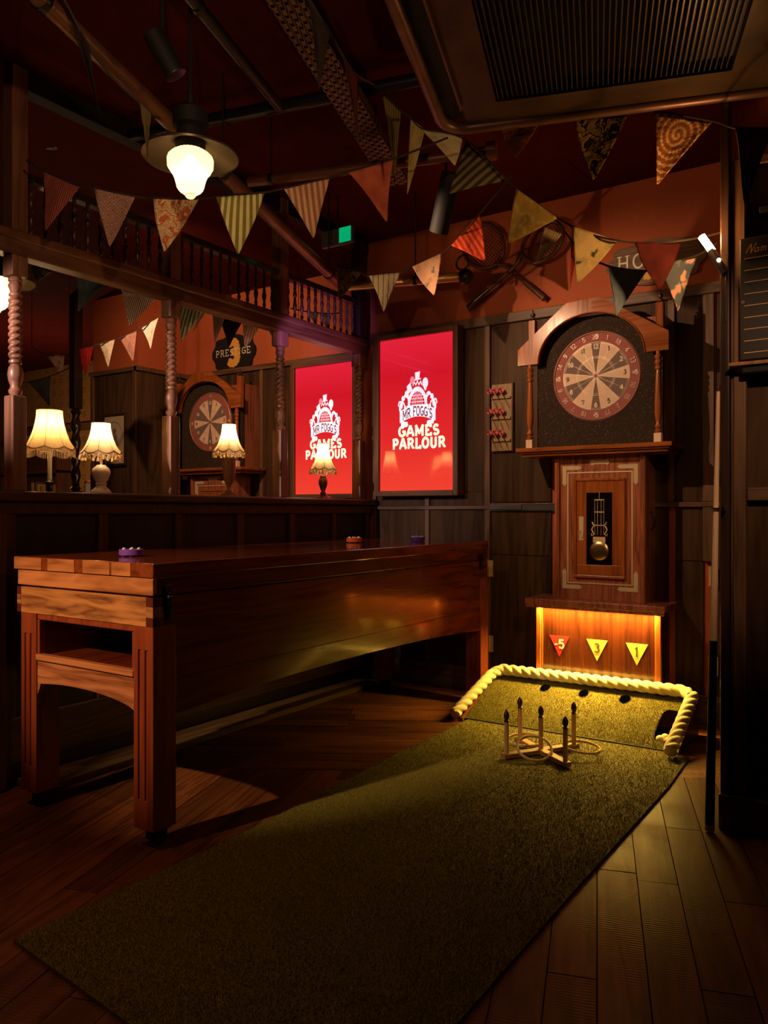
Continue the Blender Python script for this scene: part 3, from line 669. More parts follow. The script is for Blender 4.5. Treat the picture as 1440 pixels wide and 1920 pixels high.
    g=G()
    for k in range(5):
        a=k*72; g.add([P3(fy-.002)(*p) for p in(pol(a,.010),pol(a+36,.004),pol(a,0),pol(a-36,.004))],[(0,1,2,3)])
    g.build('bullseye',redb,board)
    # case
    box('case',clk_z,(-1.663,-1.165,4.215,4.40,.64,1.432),t,.002)
    for x in(-1.663,-1.19): box('case_moulding',clk_z,(x,x+.025,4.198,4.216,.64,1.43),t,.004)
    for x in(-1.655,-1.182): box('case_bead',clk_o,(x+.006,x+.011,4.195,4.199,.64,1.43),t)
    def rect(nm,m,x0,x1,z0,z1,wd,y0,y1,bev=.001,par=None):
        g=G(); g.box(x0,x1,y0,y1,z1-wd,z1); g.box(x0,x1,y0,y1,z0,z0+wd); g.box(x0,x0+wd,y0,y1,z0+wd,z1-wd); g.box(x1-wd,x1,y0,y1,z0+wd,z1-wd)
        return g.build(nm,m,par or t,bev=bev)
    rect('brass_inlay',brassp,-1.594,-1.232,.726,1.340,.007,4.211,4.2155,0)
    dr=rect('door_frame',clk_o,-1.553,-1.272,.760,1.305,.016,4.198,4.2145,.004)
    g=G(); g.box(-1.537,-1.288,4.205,4.2145,1.225,1.289); g.box(-1.537,-1.288,4.205,4.2145,.776,.832); g.box(-1.537,-1.483,4.205,4.2145,.832,1.225); g.box(-1.340,-1.288,4.205,4.2145,.832,1.225)
    g.build('door',clk_o,t,bev=.001)
    box('glass',glassd,(-1.483,-1.340,4.210,4.2145,.832,1.225),dr)
    g=G(); g.box(-1.524,-1.498,4.2035,4.205,.965,1.095); g.build('escutcheon',brass,dr,bev=.002)
    G().tube([(-1.511+.011*math.cos(R(a)),4.198,1.0+.02*math.sin(R(a))) for a in range(0,360,30)],.0025,6,closed=True).build('drop_handle',brass,dr,True)
    pd=G().lathe([(.050,0),(.053,-.003),(.050,-.006),(.03,-.009),(.004,-.011)],(-1.411,4.209,.910),36,Matrix.Rotation(R(-90),4,'X'))
    pe=pd.build('pendulum',brasspol,t,True)
    g=G()
    for x in(-1.436,-1.421,-1.401,-1.386): g.tube([(x,4.206,.995),(x,4.206,1.19)],.0012,5)
    g.tube([(-1.411,4.206,1.19),(-1.411,4.206,1.225)],.0015,5); g.box(-1.437,-1.385,4.204,4.208,1.183,1.189); g.box(-1.437,-1.385,4.204,4.208,1.117,1.123)
    for s_ in(-1,1):
        g.tube([(-1.411+s_*a,4.206,b) for a,b in((.040,1.066),(.034,1.052),(.022,1.048),(.034,1.042),(.042,1.025),(.036,1.01),(.028,1.0),(.042,.99),(.044,1.003))],.0032,6)
    g.box(-1.445,-1.377,4.203,4.208,.955,.985); g.box(-1.437,-1.385,4.203,4.208,1.045,1.05)
    g.build('lyre',brassp,pe)
    for cx_,cz_,sx,sz_ in((-1.622,1.375,1,-1),(-1.205,1.375,-1,-1),(-1.622,.695,1,1),(-1.205,.695,-1,1)):
        g=G(); L_=.092; wd=.023
        g.prism([(cx_,cz_),(cx_+sx*L_,cz_),(cx_+sx*L_,cz_+sz_*wd),(cx_+sx*wd,cz_+sz_*wd),(cx_+sx*wd,cz_+sz_*L_),(cx_,cz_+sz_*L_)],XZ(4.2145),0,.002)
        for a,b in((L_,wd/2),(wd/2,L_)):
            g.prism([(cx_+sx*a+.0125*math.cos(q*math.pi/5),cz_+sz_*b+.0125*math.sin(q*math.pi/5)) for q in range(10)],XZ(4.2145),0,.0025)
            g.prism([(cx_+sx*(a+(.012 if a>b else 0))+.006*math.cos(q*math.pi/4),cz_+sz_*(b+(.012 if b>a else 0))+.006*math.sin(q*math.pi/4)) for q in range(8)],XZ(4.2145),0,.002)
        g.build('corner_mount',brass,t)
    g=G(); g.box(-1.447,-1.376,4.212,4.2145,1.379,1.399)
    for s_ in(-1,1): g.prism([(-1.4115+s_*a,1.389+b) for a,b in((.033,.014),(.045,.013),(.055,0),(.045,-.013),(.033,-.014))],XZ(4.2145),0,.0025)
    g.build('name_plate',brass,t)
    # side handle
    G().tube([(-1.163,4.30,1.03),(-1.145,4.30,1.035),(-1.14,4.30,1.075),(-1.145,4.30,1.115),(-1.163,4.30,1.12)],.004,6).build('side_handle',black,t,True)
    # base
    box('base_top',clk_z,(-1.805,-1.04,4.11,4.40,.607,.640),t,.006)
    box('base_box',wood('dark_red_base_wood',(.026,.006,.003),(.070,.016,.005),'Z',1,.22,.3,.5,.02,objvar=0),(-1.755,-1.09,4.20,4.40,0,.607),t)
    for x in(-1.768,-1.108):
        pp=box('pilaster',clk_o,(x,x+.028,4.185,4.212,.02,.605),t,.003)
    for x in(-1.737,-1.114): box('pilaster_bead',clk_o,(x,x+.005,4.192,4.2,.1,.60),t)
    return t
C1=clock('tall wooden clock case with a dartboard face, lit base and pendulum on the near wall')
C2=copy_tree(C1); C2.location=(-4.80,4.25+.40,0); C2['label']='second clock case with a red-ringed dartboard in the bay behind the partition'
C3=copy_tree(C1); C3.location=(-7.35,5.70,0); C3['label']='far clock case with dartboard against yellow wallpaper behind the leftmost lamps'
for c in(C2,C3): 
    pass
# the three number pennants on the base
tred=plain('red_sticker',(.62,.02,.02),.4); tyel=plain('yellow_sticker',(.60,.42,.08),.4)
for cx,cz,s,m,inkm,lab in((-1.635,.375,'-5',tred,creamp,'red triangle sticker numbered minus five on the lit clock base'),(-1.421,.372,'3',tyel,dink,'yellow triangle sticker numbered three in the middle of the clock base'),(-1.207,.371,'1',tyel,dink,'yellow triangle sticker numbered one at the right of the clock base')):
    t=empty('number_pennant',(cx,4.199,cz-.07),lab,'sticker','numbered triangles on the clock base')
    G().prism([(cx-.058,cz+.055),(cx+.058,cz+.055),(cx,cz-.06)],XZ(4.1995),0,.002).build('pennant',m,t)
    g=G(); text(g,s,.046,.19,lambda a,b:(cx+a,4.1962,cz+b),0,-.012,track=.1,sw=.28); 
    g.build('numeral',inkm,t)
box('base_lip',clk_z,(-1.80,-1.045,4.112,4.124,.590,.608),C1,.003)
# LED strip under the base top
t=empty('led_strip',(-1.43,4.168,.60),'glowing amber light strip under the ledge of the clock base','light strip')
box('strip',emit('led_amber',(1.0,.55,.10),6),(-1.745,-1.105,4.163,4.173,.601,.6065),t)
la=bpy.data.lights.new('strip_glow','AREA'); la.shape='RECTANGLE'; la.size=.64; la.size_y=.012; la.energy=27; la.spread=R(140); la.color=(1.0,.60,.10)
lo=bpy.data.objects.new('strip_glow',la); col.objects.link(lo); lo.location=(0.005,.001,.0); lo.parent=t; lo.rotation_euler=(R(-6),0,0)

# dart rack with nine darts
t=empty('dart_rack',(-2.08,4.417,1.488),'pale wooden dart rack board on the wall between screen and clock','dart rack')
box('board',rackw,(-2.15,-2.015,4.40,4.417,1.492,1.90),t,.002); box('edge_strip',darkw,(-2.015,-2.005,4.396,4.417,1.488,1.905),t)
g=G()
for z in(1.55,1.685,1.81): g.box(-2.145,-2.02,4.385,4.40,z,z+.012)
g.build('rack_bar',rackw,t)
flr=plain('dart_flight_red',(.62,.05,.06),.5); flb=plain('dart_flight_blue',(.02,.02,.10),.5); flw=plain('dart_flight_white',(.7,.6,.6),.5); dshaft=plain('dart_shaft_black',(.012,.012,.014),.35,.5)
for j,(z,rn) in enumerate(((1.86,'top'),(1.735,'middle'),(1.605,'bottom'))):
    for i in range(3):
        x=-2.15+i*.04
        t=empty('dart',(x,4.38,z),'dart with flag-print flight, %s of three in the %s row of the rack'%(('left','middle','right')[i],rn),'dart','nine darts in the wall rack')
        tip=Vector((x+.045,4.385,z-.115)); top_=Vector((x,4.365,z)); 
        G().tube([top_,tip],lambda s:.0022+.0016*(1 if .45<s<.9 else 0)-.0012*(s>.92),7).build('barrel',dshaft,t,True)
        ax=(tip-top_).normalized(); sd=Vector((1,0,.35)).normalized(); s2=ax.cross(sd).normalized(); sd=s2.cross(ax)
        g=G()
        for v_ in(sd,s2,-sd,-s2): g.prism([(0,.002),(.004,.016),(.030,.016),(.036,.002)],lambda u,v,w_:tuple(top_+ax*(u-.014)+v_*v+v_.cross(ax)*w_),-.0004,.0004)
        fl_=g.build('flight',flr,t)
        g=G()
        for v_ in(sd,s2): g.prism([(.002,.002),(.005,.015),(.013,.015),(.013,.002)],lambda u,v,w_:tuple(top_+ax*(u-.014)-v_*v+v_.cross(ax)*w_),-.0007,.0007)
        g.build('flight_canton',flb,fl_)
        g=G()
        for v_ in(sd,s2,-sd): g.prism([(.018,.002),(.018,.015),(.021,.015),(.021,.002)],lambda u,v,w_:tuple(top_+ax*(u-.014)+v_*v+v_.cross(ax)*w_),-.0007,.0007)
        g.build('flight_stripe',flw,fl_)

# ---------------- carpet, ramp, rope ----------------
def blades(n,fn,seedv,h0=.008,holes=None):
    r=random.Random(seedv); v=[];f=[]
    while len(f)<n:
        p=fn(r)
        if p is None: continue
        a=r.uniform(0,6.283); dx,dy=.0010*math.cos(a),.0010*math.sin(a); h=h0*r.uniform(.6,1.2); lx,ly=r.gauss(0,.0028),r.gauss(0,.0028)
        k=len(v); v+=[(p[0]-dx,p[1]-dy,p[2]-.001),(p[0]+dx,p[1]+dy,p[2]-.001),(p[0]+lx,p[1]+ly,p[2]+h)]; f.append((k,k+1,k+2))
    g=G(); g.v=v; g.f=f; return g
CT=empty('grass_carpet',(-1.4,2.4,0),'long dark green artificial grass runner laid diagonally across the wooden floor','carpet')
cp=[(-1.942,1.169),(-1.7,1.145),(-1.40,1.115),(-.82,1.06),(-.825,2.2),(-.82,3.3),(-.84,3.74),(-1.1,3.775),(-1.98,3.80),(-1.965,3.0),(-1.925,2.1),(-1.93,1.6)]
G().prism(cp,lambda u,v,w_:(u,v,w_),.0005,.010).build('backing',grass,CT)
def inpoly(x,y,P_):
    c=False
    for i in range(len(P_)):
        a,b=P_[i],P_[i-1]
        if (a[1]>y)!=(b[1]>y) and x<(b[0]-a[0])*(y-a[1])/(b[1]-a[1])+a[0]: c=not c
    return c
def cf(r):
    y=1.06+2.74*r.random()**1.0; x=r.uniform(-1.99,-.81); return (x,y,.010) if inpoly(x,y,cp) else None
blades(240000,cf,11,.006).build('pile',grass,CT,kind='stuff')
RP=empty('putting_ramp',(-1.45,3.97,0),'short green turf putting ramp with three holes below the lit clock base','ramp')
RX0,RX1,RY0,RY1,RZ=-2.0,-.905,3.765,4.165,.185
RXa,RXb=-1.985,-.915
holes=[(-1.675,4.09,.030,.035),(-1.456,4.085,.030,.035),(-1.235,4.083,.032,.038),(-.985,3.935,.048,.115)]
def rz(y): return .012+(RZ-.012)*(y-RY0)/(RY1-RY0)
def inhole(x,y,gr=0):
    for hx,hy,rx,ry in holes:
        e=4 if ry>.1 else 2
        if abs((x-hx)/(rx+gr))**e+abs((y-hy)/(ry+gr))**e<1: return True
    return False
g=G(); nx,ny=180,70; idx={}
def vid(i,j):
    if (i,j) not in idx:
        x=RX0+(RX1-RX0)*i/nx; y=RY0+(RY1-RY0)*j/ny; idx[(i,j)]=len(g.v); g.v.append((x,y,rz(y)+.002))
    return idx[(i,j)]
for i in range(nx):
    for j in range(ny):
        if not inhole(RX0+(RX1-RX0)*(i+.5)/nx,RY0+(RY1-RY0)*(j+.5)/ny): g.f.append((vid(i,j),vid(i+1,j),vid(i+1,j+1),vid(i,j+1)))
g.build('turf',grass,RP)
def rf(r):
    x=r.uniform(RX0,RX1); y=r.uniform(RY0,RY1); return None if inhole(x,y,-.004) else (x,y,rz(y)+.002)
blades(90000,rf,12,.006).build('pile',grass,RP,kind='stuff')
for hx,hy,rx,ry in holes[:3]:
    g=G(); n=20
    for k in range(n):
        a0,a1=2*math.pi*k/n,2*math.pi*(k+1)/n
        q=[(hx+(rx+.003)*math.cos(a),hy+(ry+.003)*math.sin(a)) for a in(a0,a1)]
        g.add([(q[0][0],q[0][1],rz(q[0][1])),(q[1][0],q[1][1],rz(q[1][1])),(q[1][0],q[1][1],.02),(q[0][0],q[0][1],.02)],[(0,1,2,3)])
    g.build('hole_cup',blackm,RP)
sidew=wood('ramp_side_wood',(.08,.02,.01),(.16,.045,.02),'Y',1,.4)
for x in(RX0-.014,RX1): G().prism([(RY0-.02,0.001),(RY1,.001),(RY1,RZ+.004),(RY0-.02,.016)],YZ(x),0,.014).build('side_board',sidew,RP)
box('foot_seam',blackm,(RX0+.02,RX1-.02,RY0-.004,RY0+.002,.010,.0165),RP)
box('back_board',sidew,(RX0,RX1,RY1,RY1+.004,.001,RZ),RP)
box('floor_plate',blackm,(RX0,RX1,RY0+.01,RY1,.013,.016),RP)
for i,(x,y,m,lab) in enumerate(((-.998,3.853,bal_w,'cream golf ball lowest in the corner pocket of the ramp'),(-.985,3.895,bal_w,'cream golf ball at the left inside the ramp corner pocket'),(-.955,3.855,bal_w,'cream golf ball half hidden by the rope in the ramp pocket'),(-.960,3.905,bal_r,'red ball at the back of the balls in the ramp pocket'))):
    recenter(G().ball((x,y,.037),.0205,16,10).build('ball',m,None,True,label=lab,cat='ball',group='balls in the ramp pocket'))
# rope
path=[]
def seg(a,b,n):
    for k in range(n): path.append(tuple(a[i]+(b[i]-a[i])*k/n for i in range(3)))
A=(-2.04,3.73,.040); B=(-2.0,4.10,RZ+.010); B2=(-1.955,4.145,RZ+.032); C_=(-.955,4.145,RZ+.032); C2_=(-.905,4.095,RZ+.020); D_=(-.905,3.665,.045)
seg(A,B,110); seg(B,B2,16); seg(B2,C_,280); seg(C_,C2_,20); seg(C2_,D_,130); path.append(D_)
md=lambda a,L:(.74+.34*abs(math.cos(1.5*(a-L*39)))**.8)
RO=empty('thick_rope',(-1.45,4.17,.16),'thick cream twisted rope edging the green ramp','rope')
G().tube(path,.030,24,md).build('strands',ropem,RO,True)
for p,q in((A,Vector(A)-(Vector(B)-Vector(A)).normalized()*.006),(D_,Vector(D_)+(Vector(D_)-Vector(C2_)).normalized()*.006)): G().tube([p,q],.025,12).build('cut_end',ropes,RO,True)
# cable on the floor right of the ramp
recenter(G().tube([(-.95,4.385,.13),(-.86,4.33,.12),(-.80,4.28,.06),(-.79,4.25,.006),(-.84,4.22,.005),(-.89,4.30,.005)],.003,6).build('power_cable',blackm,None,True,label='thin black cable looping down behind the right end of the ramp',cat='cable'))

# ---------------- quoits ----------------
Q=empty('quoits_set',(-1.41,3.40,.018),'wooden cross with five acorn-topped pegs standing on the green carpet','ring toss game')
pg=[(-1.512,3.247),(-1.564,3.509),(-1.413,3.402),(-1.252,3.286),(-1.313,3.554)]
def bar(a,b,z0,z1):
    d=(Vector(b)-Vector(a)); l=d.length; M=Matrix.Translation((*((Vector(a)+Vector(b))/2),0))@Matrix.Rotation(math.atan2(d.y,d.x),4,'Z')
    return G().box(-l/2-.02,l/2+.02,-.019,.019,z0,z1,M)
bar(pg[0],pg[4],.018,.038).build('cross_bar',barw,Q,bev=.002); bar(pg[1],pg[3],.0175,.0385).build('cross_bar',barw,Q,bev=.002)
for x,y in pg:
    o=G().lathe([(.0105,.038),(.0105,.178)],(x,y,0),14).build('peg',pegw,Q,True)
    G().lathe([(.008,.177),(.0125,.180),(.0125,.184),(.008,.187),(.0085,.190),(.0125,.198),(.0135,.208),(.0115,.219),(.007,.227),(.0015,.234)],(x,y,0),14).build('peg_cap',pegd,o,True)
def ring(c,r,tilt,axis,lab):
    M=Matrix.Rotation(R(tilt),3,Vector(axis)); pts=[Vector(c)+M@Vector((r*math.cos(R(a)),r*math.sin(R(a)),0)) for a in range(0,360,4)]
    t=empty('rope_ring',c,lab,'rope ring','rope rings on the quoits board')
    G().tube(pts,.0062,9,lambda a,L:.85+.2*abs(math.cos(1.5*(a-L*260))),True).build('hoop',ropes,t,True)
    e=M@Vector((r*.98,0,0))+Vector(c); d=M@Vector((0,.014,0)); G().tube([e-d,e+d],.0085,8).build('binding',ropes,t,True)
ring((-1.515,3.46,.048),.085,4,(1,0,0),'rope ring lying flat around the far left peg')
ring((-1.412,3.325,.058),.076,28,(math.cos(R(33.8)),math.sin(R(33.8)),0),'rope ring propped at a slant in front of the centre peg')
ring((-1.255,3.50,.047),.082,5,(0,1,0),'rope ring lying flat at the right, by the far right peg')

# ---------------- lamps on the ledge ----------------
def shademat(name,c,tr=.75):
    m,nt,b=newmat(name); nt.nodes.remove(b); out=nt.nodes['Material Output']
    d=N(nt,'ShaderNodeBsdfDiffuse'); t_=N(nt,'ShaderNodeBsdfTranslucent'); mx=N(nt,'ShaderNodeMixShader'); mx.inputs[0].default_value=tr
    tc=N(nt,'ShaderNodeTexCoord'); n=N(nt,'ShaderNodeTexNoise'); n.inputs['Scale'].default_value=90; nt.links.new(tc.outputs['Object'],n.inputs['Vector'])
    cc=ramp(nt,n.outputs['Fac'],[(.35,tuple(x*.85 for x in c)),(.65,c)])
    nt.links.new(cc,d.inputs[0]); nt.links.new(cc,t_.inputs[0]); nt.links.new(d.outputs[0],mx.inputs[1]); nt.links.new(t_.outputs[0],mx.inputs[2]); nt.links.new(mx.outputs[0],out.inputs[0]); return m
sh_c=shademat('cream_shade_silk',(.90,.74,.46)); sh_t=shademat('tassel_thread',(.78,.58,.32),.5); sh_y=shademat('yellow_shade_silk',(.90,.62,.28)); trimm=plain('shade_braid',(.30,.17,.08),.8)
def shade(t,c,z0,z1,r0,r1,mat,npan=8,power=4,fr=.028,skirt=False):
    n=64; prof=[]; K=14
    for k in range(K+1):
        s=k/K; r_=r1+(r0-r1)*((1-s)**1.9); prof.append((r_,z0+(z1-z0)*s))
    prof=[(r_,z) for r_,z in prof]
    v=[];f=[]
    for k,(r_,z) in enumerate(prof):
        for i in range(n):
            a=2*math.pi*i/n; sc_=abs(math.sin(npan*a/2)); fade=max(0,1-k/4)
            rr=r_*(1-.03*(1-sc_)); zz=z+fade*.014*(1-sc_)-0
            v.append((c[0]+rr*math.cos(a),c[1]+rr*math.sin(a),zz))
    for k in range(K):
        for i in range(n): j=(i+1)%n; f.append((k*n+i,k*n+j,(k+1)*n+j,(k+1)*n+i))
    g=G(); g.add(v,f); s_=g.build('lamp_shade',mat,t,True)
    g=G()
    for p in range(npan):
        a=2*math.pi*p/npan; g.tube([(c[0]+(r_*.97+.001)*math.cos(a),c[1]+(r_*.97+.001)*math.sin(a),z+max(0,1-k/4)*.014) for k,(r_,z) in enumerate(prof)],.0011,4)
    g.tube([v[i] for i in range(n)],.0028,5,closed=True); g.tube([v[K*n+i] for i in range(n)],.002,5,closed=True)
    g.build('shade_braid',trimm,s_)
    g=G(); m=26 if not skirt else 90
    for i in range(m):
        a=2*math.pi*i/m; sc_=abs(math.sin(npan*a/2)); rr=r0*(1-.03*(1-sc_)); zz=z0+.014*(1-sc_)
        x,y=c[0]+rr*math.cos(a),c[1]+rr*math.sin(a)
        if skirt: g.tube([(x,y,zz),(x,y,zz-fr)],.0016,4)
        else: g.lathe([(.001,zz-fr),(.0075,zz-fr+.001),(.006,zz-fr*.45),(.002,zz-fr*.3),(.003,zz-fr*.2),(.001,zz)],(x,y,0),6)
    g.build('tassel_fringe',sh_t,s_)
    G().ball((c[0],c[1],(z0+z1)/2),.018,12,8,1.2).build('bulb',emit('warm_bulb',(1.0,.72,.36),28),t,True)
    L=point((0,0,0),power,(1.0,.68,.36),.03); L.location=(c[0]-t.location[0],c[1]-t.location[1],(z0+z1)/2+.03-t.location[2]); L.parent=t
ZL=1.205
def lamp(y,lab,prof,mat,zs0,zs1,r0,r1,n=24,x=-3.11,power=2.1,mat2=None):
    t=empty('table_lamp',(x,y,ZL),lab,'table lamp','fringed lamps along the partition ledge')
    G().lathe([(r,ZL+z) for r,z in prof],(x,y,0),n).build('lamp_base',mat,t,True)
    G().tube([(x,y,ZL+prof[-1][1]-.002),(x,y,zs0+.02)],.006,8).build('lamp_stem',brassp,t,True)
    shade(t,(x,y),zs0,zs1,r0,r1,sh_c,8,power)
lamp(2.30,'lamp with a white urn base and tasselled cream shade on the partition ledge',[(.044,0),(.046,.006),(.040,.016),(.032,.022),(.024,.030),(.021,.038),(.027,.042),(.022,.048),(.033,.068),(.041,.088),(.042,.10),(.036,.116),(.024,.126),(.018,.132)],urnm,1.385,1.53,.092,.042)
lamp(3.12,'lamp with a light wooden goblet base in front of the second clock dartboard',[(.052,0),(.053,.005),(.036,.016),(.020,.026),(.012,.04),(.014,.056),(.026,.085),(.034,.12),(.036,.165),(.036,.195),(.037,.197),(.037,.212),(.02,.214)],goblet,1.445,1.60,.085,.037)
lamp(3.95,'lamp with a dark turned wooden base in front of the far red screen',[(.055,0),(.055,.006),(.035,.014),(.016,.026),(.020,.036),(.011,.044),(.018,.062),(.027,.088),(.029,.105),(.024,.128),(.016,.136),(.022,.142),(.012,.15)],wood('dark_glossy_lamp_wood',(.10,.035,.015),(.2,.08,.03),'Z',1,.15,.4),1.385,1.555,.082,.034,power=2.0)
# candlestick lamp further back
t=empty('candlestick_lamp',(-3.6,2.36,.76),'large bell shade lamp on a candlestick, glowing yellow behind the leftmost post','table lamp','fringed lamps along the partition ledge')
G().lathe([(.06,.76),(.06,.775),(.02,.80),(.014,.9),(.02,1.1),(.014,1.15),(.016,1.25),(.022,1.27),(.010,1.28)],(-3.6,2.36,0),16).build('candlestick',darkw,t,True)
G().lathe([(.011,1.28),(.011,1.42)],(-3.6,2.36,0),12).build('candle_sleeve',creamp,t,True)
shade(t,(-3.6,2.36),1.43,1.63,.122,.062,sh_y,8,3.2,.035,True)
g=empty('side_table',(-3.6,2.36,0),'small dark round table behind the partition carrying the candlestick lamp','table')
G().lathe([(.25,.735),(.26,.745),(.25,.76)],(-3.6,2.36,0),32).build('table_top',darkw,g,True)
G().lathe([(.15,.0),(.13,.03),(.03,.08),(.025,.4),(.04,.5),(.025,.735)],(-3.6,2.36,0),16).build('pedestal',darkw,g,True)

# ---------------- pendant lights ----------------
def glassmat():
    m,nt,b=newmat('frosted_glass_shade'); nt.nodes.remove(b); out=nt.nodes['Material Output']
    t_=N(nt,'ShaderNodeBsdfTranslucent'); t_.inputs[0].default_value=(1,.94,.80,1); gl=N(nt,'ShaderNodeBsdfGlossy'); gl.inputs['Roughness'].default_value=.2; gl.inputs[0].default_value=(1,.9,.7,1)
    tr=N(nt,'ShaderNodeBsdfRefraction'); tr.inputs['Roughness'].default_value=.5; tr.inputs['IOR'].default_value=1.15; tr.inputs[0].default_value=(1,.95,.82,1)
    a=N(nt,'ShaderNodeMixShader'); a.inputs[0].default_value=.5; nt.links.new(t_.outputs[0],a.inputs[1]); nt.links.new(tr.outputs[0],a.inputs[2])
    c=N(nt,'ShaderNodeMixShader'); c.inputs[0].default_value=.08; nt.links.new(a.outputs[0],c.inputs[1]); nt.links.new(gl.outputs[0],c.inputs[2]); nt.links.new(c.outputs[0],out.inputs[0]); return m
fgl=glassmat(); enam=plain('dark_brass_reflector',(.10,.07,.035),.35,.7)
def pendant(c,lab,power,bulb=30):
    x,y,z=c; t=empty('pendant_light',(x,y,z),lab,'pendant light','schoolhouse pendant lights')
    pr_=[(.004,z-.098),(.013,z-.094),(.018,z-.088),(.018,z-.084),(.034,z-.074),(.044,z-.062),(.048,z-.045),(.052,z-.030),(.060,z-.012),(.070,z+.0),(.078,z+.012),(.079,z+.036),(.076,z+.046),(.066,z+.056),(.050,z+.066),(.048,z+.080)]
    fl_=lambda a,zz,k:(1+.035*math.cos(16*a)) if 4<=k<=9 else 1
    v=G().lathe(pr_,(x,y,0),64,None,fl_); v.f=v.f[:-1]
    v.build('glass_globe',fgl,t,True)
    g=G(); n=48; rr=[(.165,z+.045),(.166,z+.050),(.12,z+.075),(.07,z+.088),(.05,z+.10)]; 
    g.lathe(rr,(x,y,0),n); g.f=g.f[:-2]; g.lathe([(a-.001,b+.002) for a,b in rr],(x,y,0),n); g.f=g.f[:-2]; g.build('reflector',enam,t,True)
    G().lathe([(.05,z+.062),(.052,z+.10),(.045,z+.14),(.06,z+.15),(.06,z+.20),(.03,z+.215),(.012,z+.23),(.012,z+.26)],(x,y,0),24).build('lamp_holder',blackm,t,True)
    G().tube([(x,y,z+.25),(x,y,CZ)],.006,8).build('rod',blackm,t)
    G().ball((x,y,z+.02),.024,14,10,1.2).build('bulb',emit('hot_bulb',(1.0,.74,.40),bulb),t,True)
    L=point((0,0,0),power,(1.0,.70,.40),.035); L.parent=t; L.location=(0,0,.0)
pendant((-2.074,1.895,2.300),'glowing frosted glass pendant light under a dark reflector above the table end',2.0,14)
pendant((-3.53,2.045,2.14),'second frosted glass pendant light glowing behind the leftmost partition post',3.0,14)

# ---------------- clip lamp, score board, cue on the right pier ----------------
t=empty('wall_tube_lamp',(-.55,3.0,1.97),'bare glowing tube lamp on a slanted arm at the edge of the right pier','wall lamp')
G().tube([(-.628,2.985,2.108),(-.592,2.985,2.048)],.013,14).build('glow_tube',emit('hot_tube',(1.0,.62,.26),60),t,True)
g=G(); g.tube([(-.596,2.985,2.052),(-.548,2.985,1.962)],.014,12); g.build('arm',black,t,True); G().tube([(-.548,2.985,1.962),(-.548,3.0,1.93)],.008,8).build('bracket',black,t)
G().ball((-.567,2.969,2.008),.007,8,6).build('reflected_bulb',emit('painted_bulb_reflection',(1.0,.6,.25),30),t,True)  # small glowing ball painted in as a reflection of the lamp
L=point((0,0,0),5.5,(1.0,.46,.15),.02); L.parent=t; L.location=(-.085,-.05,.135)
g=G().tube([(-.545,2.975,1.95),(-.546,2.972,1.90),(-.543,2.973,1.86),(-.546,2.972,1.82),(-.545,2.973,1.79)],.0022,6).build('flex',dink,t,True)
t=empty('score_board',(-.2,3.0,1.62),'dark score board with gold ruled lines and the word Name on the right pier','score board')
goldl=plain('gold_line_paint',(.75,.42,.14),.5)
sbm=plain('slate_board',(.016,.011,.009),.5)
box('board',sbm,(-.497,.35,2.958,2.988,1.645,2.065),t,.003)
g=G()
for k in range(9): g.box(-.483,.33,2.9565,2.958,1.992-k*.0405,1.9945-k*.0405)
g.build('ruled_lines',goldl,t)
g=G(); text(g,'Name',.028,.10,lambda a,b:(a+(b-2.012)*.35,2.9562,b),-.437,2.012,serif=False,track=.02); g.build('lettering',goldl,t)
G().tube([(-.487+.004*math.cos(R(a)),2.957,1.845+.004*math.sin(R(a))) for a in range(0,360,40)],.001,5,closed=True).build('eyelet',goldl,t)
t=empty('wall_shelf',(-.2,3.0,1.60),'narrow pale-edged shelf below the score board','shelf')
box('shelf_board',goblet,(-.527,.4,2.925,2.988,1.622,1.634),t,.002); box('bracket_box',blackm,(-.49,.3,2.94,2.988,1.595,1.621),t,.006)
box('picture_hook',black,(-.44,-.36,2.985,3.03,2.155,2.175),None,.003,label='small black metal hook plate on the pier above the score board',cat='hook')
t=empty('pool_cue',(-.585,2.955,0),'two-tone cue with black butt leaning upright against the right pier','cue')
cx=lambda s:(-.590+.023*s,2.93+.03*s,.012+1.555*s)
tanm=wood('cue_ash',(.66,.42,.24),(.82,.56,.34),'Z',1,.25,.3,.2,.02)
G().tube([cx(.42+.58*k/20) for k in range(21)],lambda s:.0135-.0075*s,16).build('shaft',tanm,t,True)
G().tube([cx(.008+.415*k/20) for k in range(21)],lambda s:.0165-.003*s,16).build('butt',black,t,True)
g=G()
for a in range(0,360,90):
    pass
G().tube([cx(.985),cx(1.0)],.0068,12).build('tip',darkw,t,True); G().tube([cx(-.004),cx(.010)],.0168,14).build('bumper',creamp,t,True)
t=empty('cue_clip',(-.58,2.96,1.13),'small silver clip holding the cue halfway up the pier edge','clip')
p=cx(.72)
G().tube([(p[0]+.0175*math.cos(R(a)),p[1]+.0175*math.sin(R(a)),p[2]) for a in range(0,360,30)],.004,6,closed=True).build('ring',chrome,t,True); box('plate',chrome,(p[0]+.016,p[0]+.03,p[1]-.005,3.0,p[2]-.008,p[2]+.008),t,.002)

